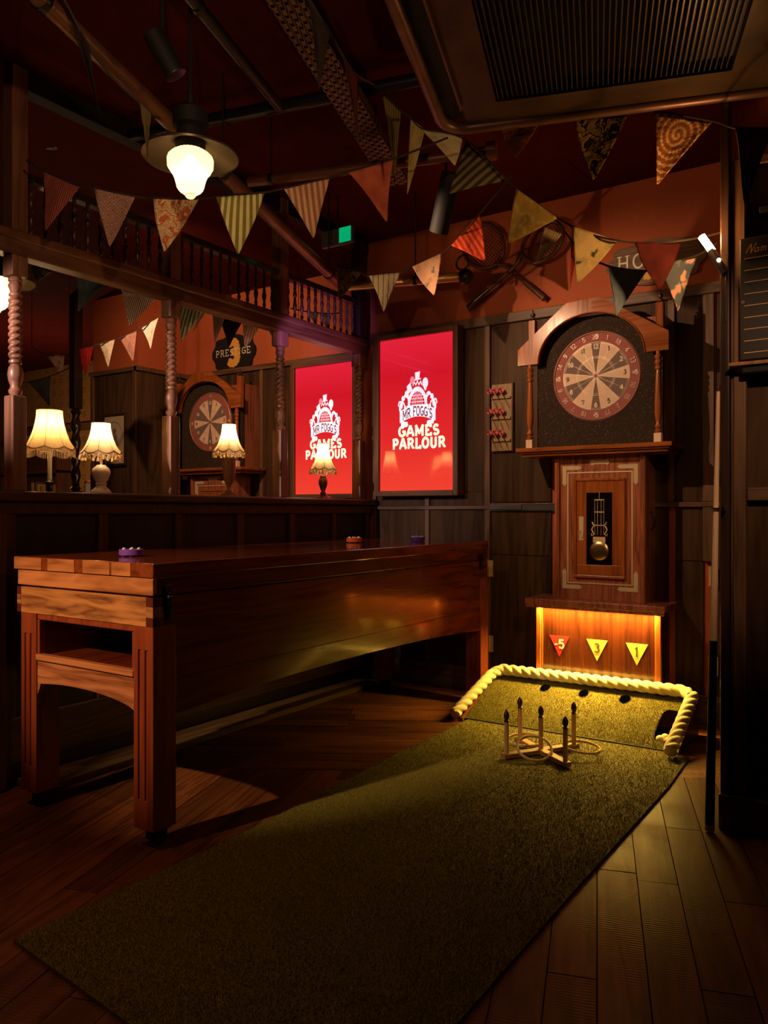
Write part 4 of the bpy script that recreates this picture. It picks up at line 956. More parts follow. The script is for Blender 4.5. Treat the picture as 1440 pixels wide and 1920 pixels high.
# ---------------- wall decorations ----------------
def racket(head,handle,r1,r2,lab,y=4.385,grip=darkw):
    hx,hz=head; gx,gz=handle; d=Vector((gx-hx,gz-hz)); L=d.length; d.normalize(); n=Vector((-d.y,d.x))
    t=empty('wooden_racket',(hx,YW-.004,min(hz,gz)),lab,'racket','crossed rackets on the orange wall')
    def P2(u,v,yy=y): return (hx+d.x*u+n.x*v,yy,hz+d.y*u+n.y*v)
    G().tube([P2(r1*math.cos(R(a)),r2*math.sin(R(a))) for a in range(0,360,10)],.012,8,closed=True).build('head_frame',stile,t,True)
    g=G()
    for k in range(-7,8):
        v=k*r2/8; u=r1*math.sqrt(1-(k/8)**2); g.tube([P2(-u,v),P2(u,v)],.0012,4)
        u2=k*r1/8; v2=r2*math.sqrt(1-(k/8)**2); g.tube([P2(u2,-v2),P2(u2,v2)],.0012,4)
    g.build('strings',blackm,t)
    G().tube([P2(r1*.97,-.03),P2(r1+.04,-.008),P2(r1+.08,0),P2(L-.16,0)],.012,8).build('throat',stile,t,True)
    G().tube([P2(L-.17,0),P2(L,0)],lambda s:.016+.002*(s>.95),10).build('handle',grip,t,True)
racket((-2.20,2.76),(-1.80,2.375),.155,.125,'round-headed wooden racket on the orange wall, handle pointing down right',y=4.385,grip=stile)
racket((-1.80,2.70),(-2.29,2.385),.135,.105,'wooden racket crossed over the other, dark grip pointing down left',y=4.355)
def plaque(x0,x1,zc,hh,yw,lab,wd,num,word,ncol,cat='sign',wm=None):
    t=empty('shaped_plaque',((x0+x1)/2,yw-.001,zc-hh),lab,cat); cx=(x0+x1)/2; w2=(x1-x0)/2
    out=[]
    for k in range(48):
        a=2*math.pi*k/48; c_,s_=math.cos(a),math.sin(a); r_=1-.10*abs(math.sin(4*a))**2
        out.append((cx+w2*r_*abs(c_)**.7*(1 if c_>0 else -1),zc+hh*r_*abs(s_)**.75*(1 if s_>0 else -1)))
    G().prism(out,XZ(yw-.002),0,.02).build('board',wd,t)
    g=G(); text(g,num,hh*1.15,.36,lambda a,b:(cx+a,yw-.0235,zc+b),0,-hh*.55,serif=False); g.build('numeral',ncol,t)
    g=G(); text(g,word,.052 if len(word)>5 else .075,.13,lambda a,b:(cx+a,yw-.0245,zc+b),0,-.02,track=.22); g.build('lettering',wm or creamp,t)
    return t
gold=plain('mustard_paint',(.80,.40,.06),.6)
plaque(-5.0,-4.50,2.46,.155,YB,'black shaped plaque reading PRESTIGE over a mustard three above the second clock',blackm,'3','PRESTIGE',gold)
signw=wood('weathered_sign_wood',(.10,.055,.028),(.22,.12,.06),'X',1.4,.6,0,.6,.2)
t=plaque(-1.44,-.90,2.49,.125,YW,'dark wooden shaped plaque reading HO, half covered by hanging pennants',signw,'2','HO',gold)
for o in [o for o in bpy.data.objects if o.parent==t and o.name.startswith('lettering')]: o.location.x-=.13
# picture on the pier
t=empty('framed_picture',(-5.6,4.288,1.50),'framed antique print of a figure on the panelled pier behind the urn lamp','picture')
x0,x1,z0,z1=-5.75,-5.45,1.51,1.95
g=G(); g.box(x0,x1,4.265,4.287,z1-.018,z1); g.box(x0,x1,4.265,4.287,z0,z0+.018); g.box(x0,x0+.018,4.265,4.287,z0+.018,z1-.018); g.box(x1-.018,x1,4.265,4.287,z0+.018,z1-.018); g.build('frame',darkw,t)
box('print',plain('aged_paper',(.52,.42,.30),.7,0,0,0,.1),(x0+.018,x1-.018,4.275,4.284,z0+.018,z1-.018),t)
g=G(); M2=lambda a,b:(-5.6+a,4.2742,1.73+b)
disc(g,0,.07,.022,.028,M2); fillpoly(g,[(-.03,.04),(.03,.04),(.045,-.06),(.02,-.14),(-.02,-.14),(-.04,-.05)],M2); ribbon(g,arc(0,.02,.10,.13,0,180,12),.006,M2); ribbon(g,[(-.08,-.17),(.08,-.17)],.008,M2)
g.build('figure_print',plain('faded_ink',(.22,.16,.11),.7),t)
# dark twisted post at the corner of the far room
t=empty('corner_post',(-5.9,4.2,0),'dark twisted wooden post standing before the panelled pier','post')
G().box(-5.98,-5.9,4.10,4.18,0,1.3).build('post_base',darkw,t,bev=.005)
G().lathe([(.03,1.3),(.045,1.32),(.03,1.34)]+[(.034,1.35+.6*k/60) for k in range(61)]+[(.045,1.97),(.03,2.0)],(-5.94,4.14,0),20,None,lambda a,z,k:1+.18*math.cos(2*a-z*45) if 3<=k<64 else 1).build('twisted_shaft',darkw,t,True)
G().box(-5.98,-5.9,4.10,4.18,2.0,CZ).build('post_head',darkw,t,bev=.005)
# far room furniture
t=empty('wall_cabinet',(-8.9,5.8,0),'dim cabinet of shelves against the yellow papered wall at far left','cabinet')
box('carcass_back',stile,(-10,-8.62,5.96,5.99,0,2.0),t)
for z in(.0,.75,1.25,1.6,1.98): box('shelf',stile,(-10,-8.62,5.75,5.96,z,z+.03),t)
box('end_panel',stile,(-8.65,-8.62,5.75,5.96,.03,1.98),t)
rb=random.Random(4)
for k in range(8):
    h=.16+.06*rb.random(); x=-8.75-k*.06
    c_=[(.3,.12,.05),(.4,.3,.1),(.12,.05,.04),(.45,.25,.12)][k%4]
    recenter(box('book',plain('book_cloth',c_,.7),(x-.04,x,5.78,5.92,1.28,1.28+h),None,.002,label='%s of the books on the cabinet shelf at far left'%(['first','second','third','fourth','fifth','sixth','seventh','eighth'][k]+' from the right'),cat='book',group='books on the far cabinet'))
t=empty('framed_picture',(-8.05,5.985,1.13),'landscape picture in a pale mount low on the yellow papered wall','picture')
box('frame',darkw,(-8.4,-7.75,5.97,5.999,1.05,1.50),t,.003); box('mount',plain('pale_mount',(.40,.34,.26),.7),(-8.37,-7.78,5.965,5.97,1.08,1.47),t); box('print',plain('grey_green_print',(.16,.15,.11),.6,0,0,0,.3),(-8.27,-7.88,5.962,5.965,1.16,1.39),t)
point((-7.4,4.7,1.75),30,(1.0,.6,.3),.05)  # added warm fill for the far room, no lamp stands here

# ---------------- overhead services ----------------
th=R(18.7); D1=Vector((-math.sin(th),math.cos(th),0)); D2=Vector((math.cos(th),math.sin(th),0))
c0=Vector((-1.414,2.615,0))
def AB(a,b,z): p=c0+D2*a-D1*b; return (p.x,p.y,z)
AC=empty('ceiling_extractor_unit',tuple(c0+D2*.9-D1*.8)[:2]+(2.55,),'large bronze ceiling canopy unit with a ribbed grille, hanging over the right side','ceiling unit')
def abox(name,mat,a0,a1,b0,b1,z0,z1,par=None,bev=0):
    v=[AB(a,b,z) for z in(z0,z1) for a,b in((a0,b0),(a1,b0),(a1,b1),(a0,b1))]
    g=G().add(v,[(0,1,2,3),(7,6,5,4),(4,5,1,0),(5,6,2,1),(6,7,3,2),(7,4,0,3)]); return g.build(name,mat,par or AC,bev=bev)
abox('housing',bronze,-.05,2.5,.0,1.9,2.622,2.92)
# rounded lip
g=G(); pts=[AB(-.06,1.9,2.575),AB(-.06,.30,2.575)]+[AB(-.06+.10-.10*math.cos(R(a)),.06-.10*math.sin(R(a)),2.575) for a in range(0,91,15)]+[AB(.3,-.04,2.575),AB(2.5,-.04,2.575)]
g.tube(pts,.022,10); g.build('lip',purplem,AC,True)
abox('channel',blackm,-.05,.03,.0,1.9,2.60,2.62)
abox('rim_plate',bronze,.03,.155,.12,1.9,2.575,2.61); abox('rim_plate',bronze,.03,2.5,-.03,.12,2.575,2.61); abox('rim_plate',bronze,.93,1.12,.12,1.9,2.575,2.61)
abox('grille_back',blackm,.155,.93,.12,1.9,2.615,2.62)
abox('inner_edge',purplem,.027,.033,.12,1.9,2.560,2.61)
finm=plain('grille_fin',(.05,.035,.018),.4,.5)
for k in range(45):
    a=.162+k*.0170; abox('fin',finm,a,a+.004,.125,1.9,2.582,2.612)
pipem=plain('tarnished_pipe',(.22,.10,.055),.38,.5,0,0,.2)
def pipe(a,b,r,mat,name,label,cat='pipe',hang=()):
    t=empty(name,tuple((Vector(a)+Vector(b))/2),label,cat); G().tube([a,b],r,14).build('pipe_run',mat,t,True)
    for s in hang:
        p=Vector(a).lerp(Vector(b),s); G().tube([(p.x,p.y,p.z),(p.x,p.y,CZ)],.004,6).build('hanger',blackm,t); G().tube([p-(Vector(b)-Vector(a)).normalized()*.01,p+(Vector(b)-Vector(a)).normalized()*.01],r+.004,14).build('clamp',black,t,True)
    return t
pipe((-2.02,1.04,2.636),(-2.785,3.709,2.45),.030,pipem,'brown_pipe','long brown pipe running diagonally under the ceiling past the pendant light',hang=(.12,.5,.93))
pipe((-2.76,3.75,2.45),(-2.12,3.955,2.45),.026,plain('copper_pipe',(.42,.22,.08),.35,.7),'copper_pipe','short copper pipe below the ceiling in front of the striped pennant',hang=(.6,))
t=empty('black_joint',(-2.1,3.96,2.44),'black valve joint at the end of the short copper pipe','valve')
G().ball((-2.10,3.965,2.45),.045,14,10).build('joint_body',black,t,True); G().tube([(-2.10+.04*math.cos(R(a)),3.93,2.52+.04*math.sin(R(a))) for a in range(0,360,30)],.006,6,closed=True).build('valve_wheel',black,t,True)
pipe((-2.60,2.737,2.675),(-1.504,3.097,2.68),.024,plain('brown_conduit',(.16,.06,.03),.4,.4),'brown_conduit','brown pipe crossing behind the row of front pennants to a flanged end',hang=(.1,.85))
G().tube([(-1.53,3.088,2.68),(-1.49,3.10,2.68)],.04,14).build('flange',pipem,bpy.data.objects['brown_conduit'],True)
pipe((-3.02,2.393,2.87),(-1.40,2.797,2.87),.028,black,'black_pipe','black cross pipe tight under the dark red ceiling',hang=(.3,.7))
pipe((-1.83,1.40,2.80),(-2.20,2.50,2.815),.022,black,'black_conduit','slim black pipe running away to meet the cross pipe',hang=(.4,))
# ducts above the left bay
# cable tray with slots
TR=empty('cable_tray',(-1.9,2.3,2.78),'perforated metal cable tray running under the ceiling at top centre','cable tray')
tray=plain('tray_metal',(.20,.12,.06),.45,.6)
t0=Vector((-1.50,1.227,0)); tw=.12
def TB(a,b,z): p=t0+D1*a+D2*b; return (p.x,p.y,z)
def tbox(a0,a1,b0,b1,z0,z1,g): 
    v=[TB(a,b,z) for z in(z0,z1) for a,b in((a0,b0),(a1,b0),(a1,b1),(a0,b1))]; g.add(v,[(0,1,2,3),(7,6,5,4),(4,5,1,0),(5,6,2,1),(6,7,3,2),(7,4,0,3)])
g=G(); Lt=2.2; rows=5
for r_ in range(rows+1): tbox(0,Lt,r_*tw/rows-.004,r_*tw/rows+.004,2.76,2.764,g)
k=0; a=0
while a<Lt:
    for r_ in range(rows): tbox(a+(r_%2)*.02,a+(r_%2)*.02+.022,r_*tw/rows,(r_+1)*tw/rows,2.76,2.764,g)
    a+=.044
g.build('perforated_base',tray,TR)
g=G(); tbox(0,Lt,-.004,-.001,2.76,2.80,g); tbox(0,Lt,tw+.001,tw+.004,2.76,2.80,g); g.build('side_flange',tray,TR)
g=G(); tbox(0,Lt,.01,tw-.01,2.766,2.79,g); g.build('cable_bundle',blackm,TR)
for s in(.5,1.1,1.8): G().tube([TB(s,tw/2,2.79),TB(s,tw/2,CZ)],.004,6).build('hanger',blackm,TR)
# spotlights
def spotlight(p,dirv,lab,L_=.14,r_=.035,ring=True):
    p=Vector(p); d=Vector(dirv).normalized(); t=empty('ceiling_spotlight',tuple(p),lab,'spotlight','black ceiling spotlights')
    G().tube([p-d*L_,p],r_,18).build('can',blackm,t,True)
    if ring: G().tube([p-d*.002,p+d*.003],lambda s:r_*1.02,18).build('rim_ring',gunm,t,True)
    q=p-d*L_*.6; G().tube([q,(q.x,q.y,CZ)],.008,8).build('stem',blackm,t); G().tube([(q.x,q.y,CZ-.03),(q.x,q.y,CZ)],.04,16).build('ceiling_plate',blackm,t,True)
spotlight((-2.016,1.779,2.56),(.35,.5,-1),'black ceiling spotlight angled down above the near pendant light')
spotlight((-1.443,1.922,2.69),(-.3,.4,-1),'black ceiling spotlight cut by the top edge of the picture')
spotlight((-1.50,2.72,2.68),(-.3,.3,-1),'stubby black ceiling spotlight beside the corner of the ribbed canopy')
spotlight((-1.83,3.19,2.42),(-.5,.35,-1),'long black ceiling spotlight in front of the red striped pennant',.26,.045,False)
# green emergency light
t=empty('exit_light',(-2.75,3.67,2.6),'small green glowing emergency light fitting behind the front pennants','emergency light')
def dpt(u,v,d):
    return None
box('housing',plain('smoked_plastic',(.10,.10,.09),.3),(-2.88,-2.66,3.64,3.67,2.665,2.76),t,.004)
box('lit_panel',emit('green_lit',(.0,.32,.12),1.1),(-2.745,-2.665,3.635,3.64,2.672,2.755),t)
G().tube([(-2.77,3.655,2.76),(-2.77,3.655,CZ)],.005,6).build('hanger',blackm,t)
# sprinkler wire loop hanging near left beam
recenter(G().tube([(-2.93+.02*math.cos(R(a)),1.93+.012*math.sin(R(a)*1.3),2.61+.006*math.sin(R(a))) for a in range(0,360,20)],.0014,5,closed=True).build('wire_loop',wire,None,True,label='small loop of pale wire hanging by the left gallery post',cat='wire'))
BUNT=[
('front garland of patterned triangular pennants sagging below the pendant light',
 [(-2.909,1.807,2.511),(-2.842,1.828,2.465),(-2.72,1.91,2.4),(-2.668,1.945,2.391),(-2.539,2.031,2.36),(-2.476,2.073,2.352),(-2.33,2.171,2.35),(-2.268,2.213,2.36),(-2.114,2.315,2.375),(-2.052,2.357,2.391),(-1.906,2.455,2.431),(-1.841,2.498,2.456),(-1.698,2.594,2.505),(-1.603,2.658,2.549),(-1.516,2.716,2.59)],
 [((-2.838,1.83,2.463),(-2.717,1.912,2.398),(-2.826,1.838,2.215),'pin',(0.5, 0.13, 0.09),(0.2, 0.05, 0.04),'fine red pinstripe pennant'),
  ((-2.671,1.942,2.396),(-2.536,2.033,2.358),(-2.624,1.974,2.161),'diamond',(0.6, 0.34, 0.25),(0.22, 0.09, 0.07),'pink and brown diamond pennant'),
  ((-2.478,2.072,2.354),(-2.328,2.172,2.35),(-2.445,2.094,2.14),'paisley',(0.6, 0.14, 0.05),(0.8, 0.62, 0.34),'red and cream paisley pennant'),
  ((-2.273,2.209,2.36),(-2.113,2.316,2.375),(-2.201,2.257,2.128),'stripe',(0.24, 0.21, 0.035),(0.75, 0.65, 0.32),'olive and cream striped pennant'),
  ((-2.052,2.357,2.391),(-1.9,2.458,2.435),(-1.953,2.423,2.186),'stripe',(0.46, 0.2, 0.1),(0.85, 0.5, 0.28),'peach and tan striped pennant'),
  ((-1.843,2.497,2.456),(-1.695,2.596,2.505),(-1.714,2.583,2.259),'plain',(0.68, 0.16, 0.08),(0.5, 0.1, 0.05),'plain orange red pennant')]),
('right garland of pennants running from the canopy corner to the wall lamp',
 [(-1.862,2.725,2.926),(-1.843,2.737,2.877),(-1.784,2.777,2.803),(-1.743,2.804,2.766),(-1.702,2.832,2.721),(-1.623,2.885,2.708),(-1.552,2.932,2.676),(-1.474,2.984,2.592),(-1.417,3.023,2.518),(-1.376,3.05,2.471),(-1.215,3.098,2.332),(-1.146,3.084,2.279),(-1.054,3.085,2.223),(-0.962,3.086,2.186),(-0.906,3.124,2.178),(-0.82,3.121,2.159),(-0.734,3.119,2.15),(-0.658,3.17,2.166),(-0.567,3.146,2.165)],
 [((-1.843,2.737,2.877),(-1.776,2.782,2.792),(-1.797,2.768,2.489),'stripe',(0.14, 0.1, 0.02),(0.26, 0.2, 0.05),'narrow olive pennant hanging edge on'),
  ((-1.743,2.804,2.766),(-1.693,2.838,2.719),(-1.756,2.796,2.442),'plain',(0.55, 0.44, 0.16),(0.4, 0.3, 0.1),'narrow mustard pennant hanging edge on'),
  ((-1.706,2.829,2.719),(-1.562,2.926,2.69),(-1.589,2.907,2.567),'plain',(0.75, 0.66, 0.38),(0.6, 0.5, 0.25),'crumpled cream pennant'),
  ((-1.562,2.95,2.686),(-1.418,3.046,2.515),(-1.623,2.909,2.45),'stripe',(0.06, 0.05, 0.02),(0.26, 0.22, 0.09),'dark green striped pennant'),
  ((-1.355,3.004,2.451),(-1.213,3.099,2.33),(-1.385,2.984,2.22),'fan',(0.5, 0.34, 0.08),(0.8, 0.62, 0.24),'gold fan-pattern pennant'),
  ((-1.319,3.209,2.349),(-1.254,3.252,2.315),(-1.349,3.188,2.184),'stripe',(0.44, 0.36, 0.2),(0.72, 0.62, 0.38),'folded pale striped pennant'),
  ((-1.128,3.036,2.261),(-0.978,3.136,2.203),(-1.11,3.047,2.031),'leaf',(0.62, 0.48, 0.22),(0.06, 0.08, 0.04),'cream pennant with dark leaves'),
  ((-0.892,3.073,2.161),(-0.741,3.174,2.167),(-0.813,3.126,1.973),'plain',(0.055,0.005,0.003),(0.04,0.003,0.002),'deep red pennant')]),
('short lower garland with blue and floral pennants in front of the wooden HO sign',
 [(-1.242,3.26,2.326),(-1.201,3.227,2.27),(-1.159,3.195,2.213),(-1.04,3.215,2.132),(-0.894,3.252,2.097),(-0.836,3.231,2.103),(-0.701,3.261,2.128),(-0.626,3.251,2.161)],
 [((-1.205,3.225,2.274),(-1.179,3.242,2.238),(-1.207,3.223,2.064),'plain',(0.7, 0.1, 0.08),(0.5, 0.05, 0.05),'folded scarlet pennant'),
  ((-1.03,3.185,2.123),(-0.9,3.272,2.103),(-1.008,3.2,1.91),'plain',(0.27,0.40,0.58),(0.22,0.33,0.48),'plain slate blue pennant'),
  ((-0.828,3.2,2.094),(-0.706,3.282,2.134),(-0.774,3.237,1.906),'floral',(0.1, 0.12, 0.14),(0.8, 0.36, 0.27),'blue and pink floral pennant')]),
('dark upper garland of large pennants just below the ribbed canopy',
 [(-1.423,2.718,2.596),(-1.329,2.781,2.61),(-1.2,2.867,2.616),(-1.071,2.893,2.616),(-0.897,3.009,2.632),(-0.805,3.011,2.617),(-0.588,2.976,2.507),(-0.49,2.825,2.396),(-0.373,2.819,2.359)],
 [((-1.329,2.781,2.61),(-1.2,2.867,2.616),(-1.274,2.818,2.486),'plain',(0.24, 0.08, 0.025),(0.15, 0.05, 0.02),'small brown pennant'),
  ((-1.071,2.893,2.616),(-0.897,3.009,2.632),(-1.007,2.936,2.375),'paisley',(0.015, 0.012, 0.008),(0.34, 0.22, 0.06),'black pennant with gold flowers'),
  ((-0.786,2.94,2.581),(-0.604,3.061,2.546),(-0.771,2.95,2.315),'spiral',(0.34, 0.12, 0.04),(0.75, 0.48, 0.2),'brown pennant with a coiled paisley'),
  ((-0.486,2.804,2.387),(-0.381,2.874,2.383),(-0.458,2.822,2.13),'ikat',(0.4, 0.27, 0.08),(0.05, 0.045, 0.015),'mustard and black ikat pennant')]),
('far garland of pennants sagging in front of the orange wall and rackets',
 [(-1.686,3.685,2.823),(-1.775,3.685,2.748),(-1.866,3.684,2.671),(-1.901,3.661,2.616),(-2.039,3.689,2.539),(-2.109,3.703,2.513),(-2.267,3.657,2.456),(-2.315,3.625,2.425),(-2.488,3.569,2.422),(-2.556,3.584,2.455),(-2.695,3.551,2.515)],
 [((-2.015,3.645,2.522),(-1.889,3.729,2.69),(-1.864,3.747,2.441),'stripe',(0.62, 0.04, 0.02),(0.85, 0.16, 0.05),'red and orange striped pennant'),
  ((-2.238,3.616,2.441),(-2.107,3.704,2.513),(-2.14,3.682,2.28),'leaf',(0.7, 0.4, 0.24),(0.2, 0.2, 0.2),'peach floral pennant'),
  ((-2.46,3.528,2.407),(-2.315,3.625,2.425),(-2.394,3.572,2.204),'pinw',(0.52, 0.44, 0.27),(0.12, 0.09, 0.05),'cream pennant with thin dark lines'),
  ((-2.677,3.527,2.506),(-2.563,3.603,2.461),(-2.67,3.532,2.306),'paisley',(0.1, 0.07, 0.03),(0.36, 0.26, 0.09),'small dark leafy pennant')]),
('garland of dim pennants hanging inside the partition below the beam',
 [(-3.702,2.215,2.451),(-3.688,2.285,2.428),(-3.595,2.407,2.363),(-3.565,2.487,2.346),(-3.478,2.606,2.306),(-3.499,2.712,2.309),(-3.423,2.883,2.285),(-3.406,3.015,2.291),(-3.352,3.171,2.278),(-3.391,3.266,2.286),(-3.309,3.441,2.263),(-3.295,3.57,2.258),(-3.29,3.694,2.259),(-3.231,3.854,2.242)],
 [((-3.716,2.302,2.438),(-3.577,2.395,2.357),(-3.667,2.335,2.271),'paisley',(0.05, 0.05, 0.05),(0.24, 0.22, 0.2),'dark grey scroll-patterned pennant'),
  ((-3.591,2.506,2.355),(-3.461,2.593,2.3),(-3.585,2.51,2.154),'plain',(0.05, 0.06, 0.065),(0.04, 0.05, 0.05),'dark slate pennant'),
  ((-3.541,2.744,2.323),(-3.383,2.85,2.272),(-3.503,2.77,2.116),'pin',(0.75, 0.62, 0.5),(0.16, 0.06, 0.04),'white and brown pinstripe pennant'),
  ((-3.445,3.049,2.305),(-3.315,3.136,2.266),(-3.422,3.064,2.079),'stripe',(0.13, 0.15, 0.09),(0.55, 0.55, 0.38),'sage and cream striped pennant'),
  ((-3.37,3.159,2.285),(-3.34,3.18,2.272),(-3.421,3.125,2.117),'plain',(0.7, 0.5, 0.34),(0.5, 0.35, 0.2),'narrow beige pennant'),
  ((-3.405,3.28,2.291),(-3.338,3.325,2.275),(-3.392,3.289,2.1),'pin',(0.46, 0.3, 0.27),(0.22, 0.12, 0.11),'mauve pinstripe pennant'),
  ((-3.409,3.326,2.294),(-3.28,3.412,2.254),(-3.354,3.363,2.09),'plain',(0.015, 0.01, 0.008),(0.02, 0.01, 0.01),'black pennant'),
  ((-3.328,3.452,2.268),(-3.238,3.512,2.239),(-3.317,3.459,2.093),'stripe',(0.62, 0.2, 0.16),(0.8, 0.62, 0.52),'pink and white striped pennant'),
  ((-3.318,3.652,2.267),(-3.274,3.681,2.254),(-3.287,3.672,2.198),'plain',(0.7, 0.62, 0.42),(0.5, 0.4, 0.3),'small cream pennant')]),
('thin low garland of small pennants across the far end of the next bay',
 [(-4.542,2.856,2.146),(-4.567,2.96,2.12),(-4.552,3.09,2.13),(-4.566,3.201,2.188),(-4.484,3.256,2.213),(-4.495,3.309,2.237),(-4.451,3.398,2.277),(-4.463,3.45,2.298),(-4.411,3.546,2.357),(-4.384,3.564,2.382),(-4.366,3.696,2.473),(-4.338,3.715,2.502)],
 [((-4.613,2.989,2.13),(-4.508,3.059,2.12),(-4.516,3.054,1.983),'leaf',(0.55, 0.38, 0.32),(0.35, 0.12, 0.1),'pale pink printed pennant'),
  ((-4.566,3.201,2.188),(-4.484,3.256,2.213),(-4.528,3.227,2.019),'stripe',(0.45, 0.02, 0.02),(0.28, 0.01, 0.01),'crimson pennant'),
  ((-4.52,3.328,2.244),(-4.434,3.385,2.272),(-4.467,3.364,2.083),'plain',(0.55, 0.48, 0.34),(0.45, 0.4, 0.3),'cream grey pennant'),
  ((-4.48,3.463,2.303),(-4.386,3.526,2.35),(-4.404,3.514,2.14),'plain',(0.38, 0.2, 0.15),(0.3, 0.15, 0.12),'dusky pink pennant'),
  ((-4.424,3.597,2.394),(-4.326,3.662,2.46),(-4.372,3.632,2.243),'leaf',(0.72, 0.68, 0.58),(0.5, 0.46, 0.4),'off-white pennant')]),
('short garland with one navy pennant behind the leftmost twisted post',
 [(-4.462,2.669,1.882),(-4.424,2.755,1.903),(-4.355,2.861,1.947),(-4.349,2.985,2.014)],
 [((-4.452,2.772,1.908),(-4.337,2.849,1.944),(-4.337,2.849,1.756),'plain',(0.045, 0.055, 0.07),(0.04, 0.05, 0.06),'navy pennant with a pale hem')]),
('little garland of pale pennants glimpsed between the gallery spindles',
 [(-3.338,3.903,2.436),(-3.322,4.034,2.441),(-3.274,4.126,2.443),(-3.234,4.213,2.452),(-3.186,4.245,2.459)],
 [((-3.332,4.051,2.446),(-3.261,4.098,2.436),(-3.279,4.087,2.354),'leaf',(0.6, 0.52, 0.36),(0.3, 0.28, 0.1),'cream pennant'),
  ((-3.29,4.151,2.451),(-3.222,4.197,2.447),(-3.257,4.173,2.34),'leaf',(0.55, 0.58, 0.52),(0.2, 0.28, 0.16),'pale green leafy pennant')]),
('dark overhead garland of edge-on pennants beside the brown pipe at upper left',
 [(-2.054,1.333,2.64),(-2.054,1.393,2.612),(-2.04,1.463,2.509),(-2.058,1.571,2.461),(-2.034,1.647,2.417),(-2.017,1.682,2.39),(-2.02,1.716,2.392)],
 [((-2.081,1.411,2.631),(-2.018,1.453,2.493),(-1.99,1.472,2.276),'plain',(0.03, 0.015, 0.01),(0.02, 0.01, 0.01),'long dark pennant hanging edge on'),
  ((-2.034,1.647,2.417),(-2.003,1.668,2.38),(-2.013,1.661,2.225),'stripe',(0.05, 0.04, 0.015),(0.24, 0.17, 0.06),'narrow dark pennant with tan stripes')]),
('dark overhead garland running from the top edge of the picture beside the cable tray',
 [(-1.518,1.811,2.716),(-1.524,1.868,2.677),(-1.534,1.982,2.64),(-1.568,2.103,2.628),(-1.581,2.191,2.616),(-1.589,2.306,2.637)],
 [((-1.565,1.913,2.724),(-1.507,1.952,2.613),(-1.537,1.931,2.436),'plain',(0.025, 0.018, 0.01),(0.02, 0.012, 0.01),'long black pennant beside the cable tray'),
  ((-1.601,2.141,2.662),(-1.56,2.169,2.596),(-1.557,2.171,2.368),'stripe',(0.09, 0.015, 0.01),(0.05, 0.01, 0.008),'narrow dark red pennant beside the cable tray')]),
]
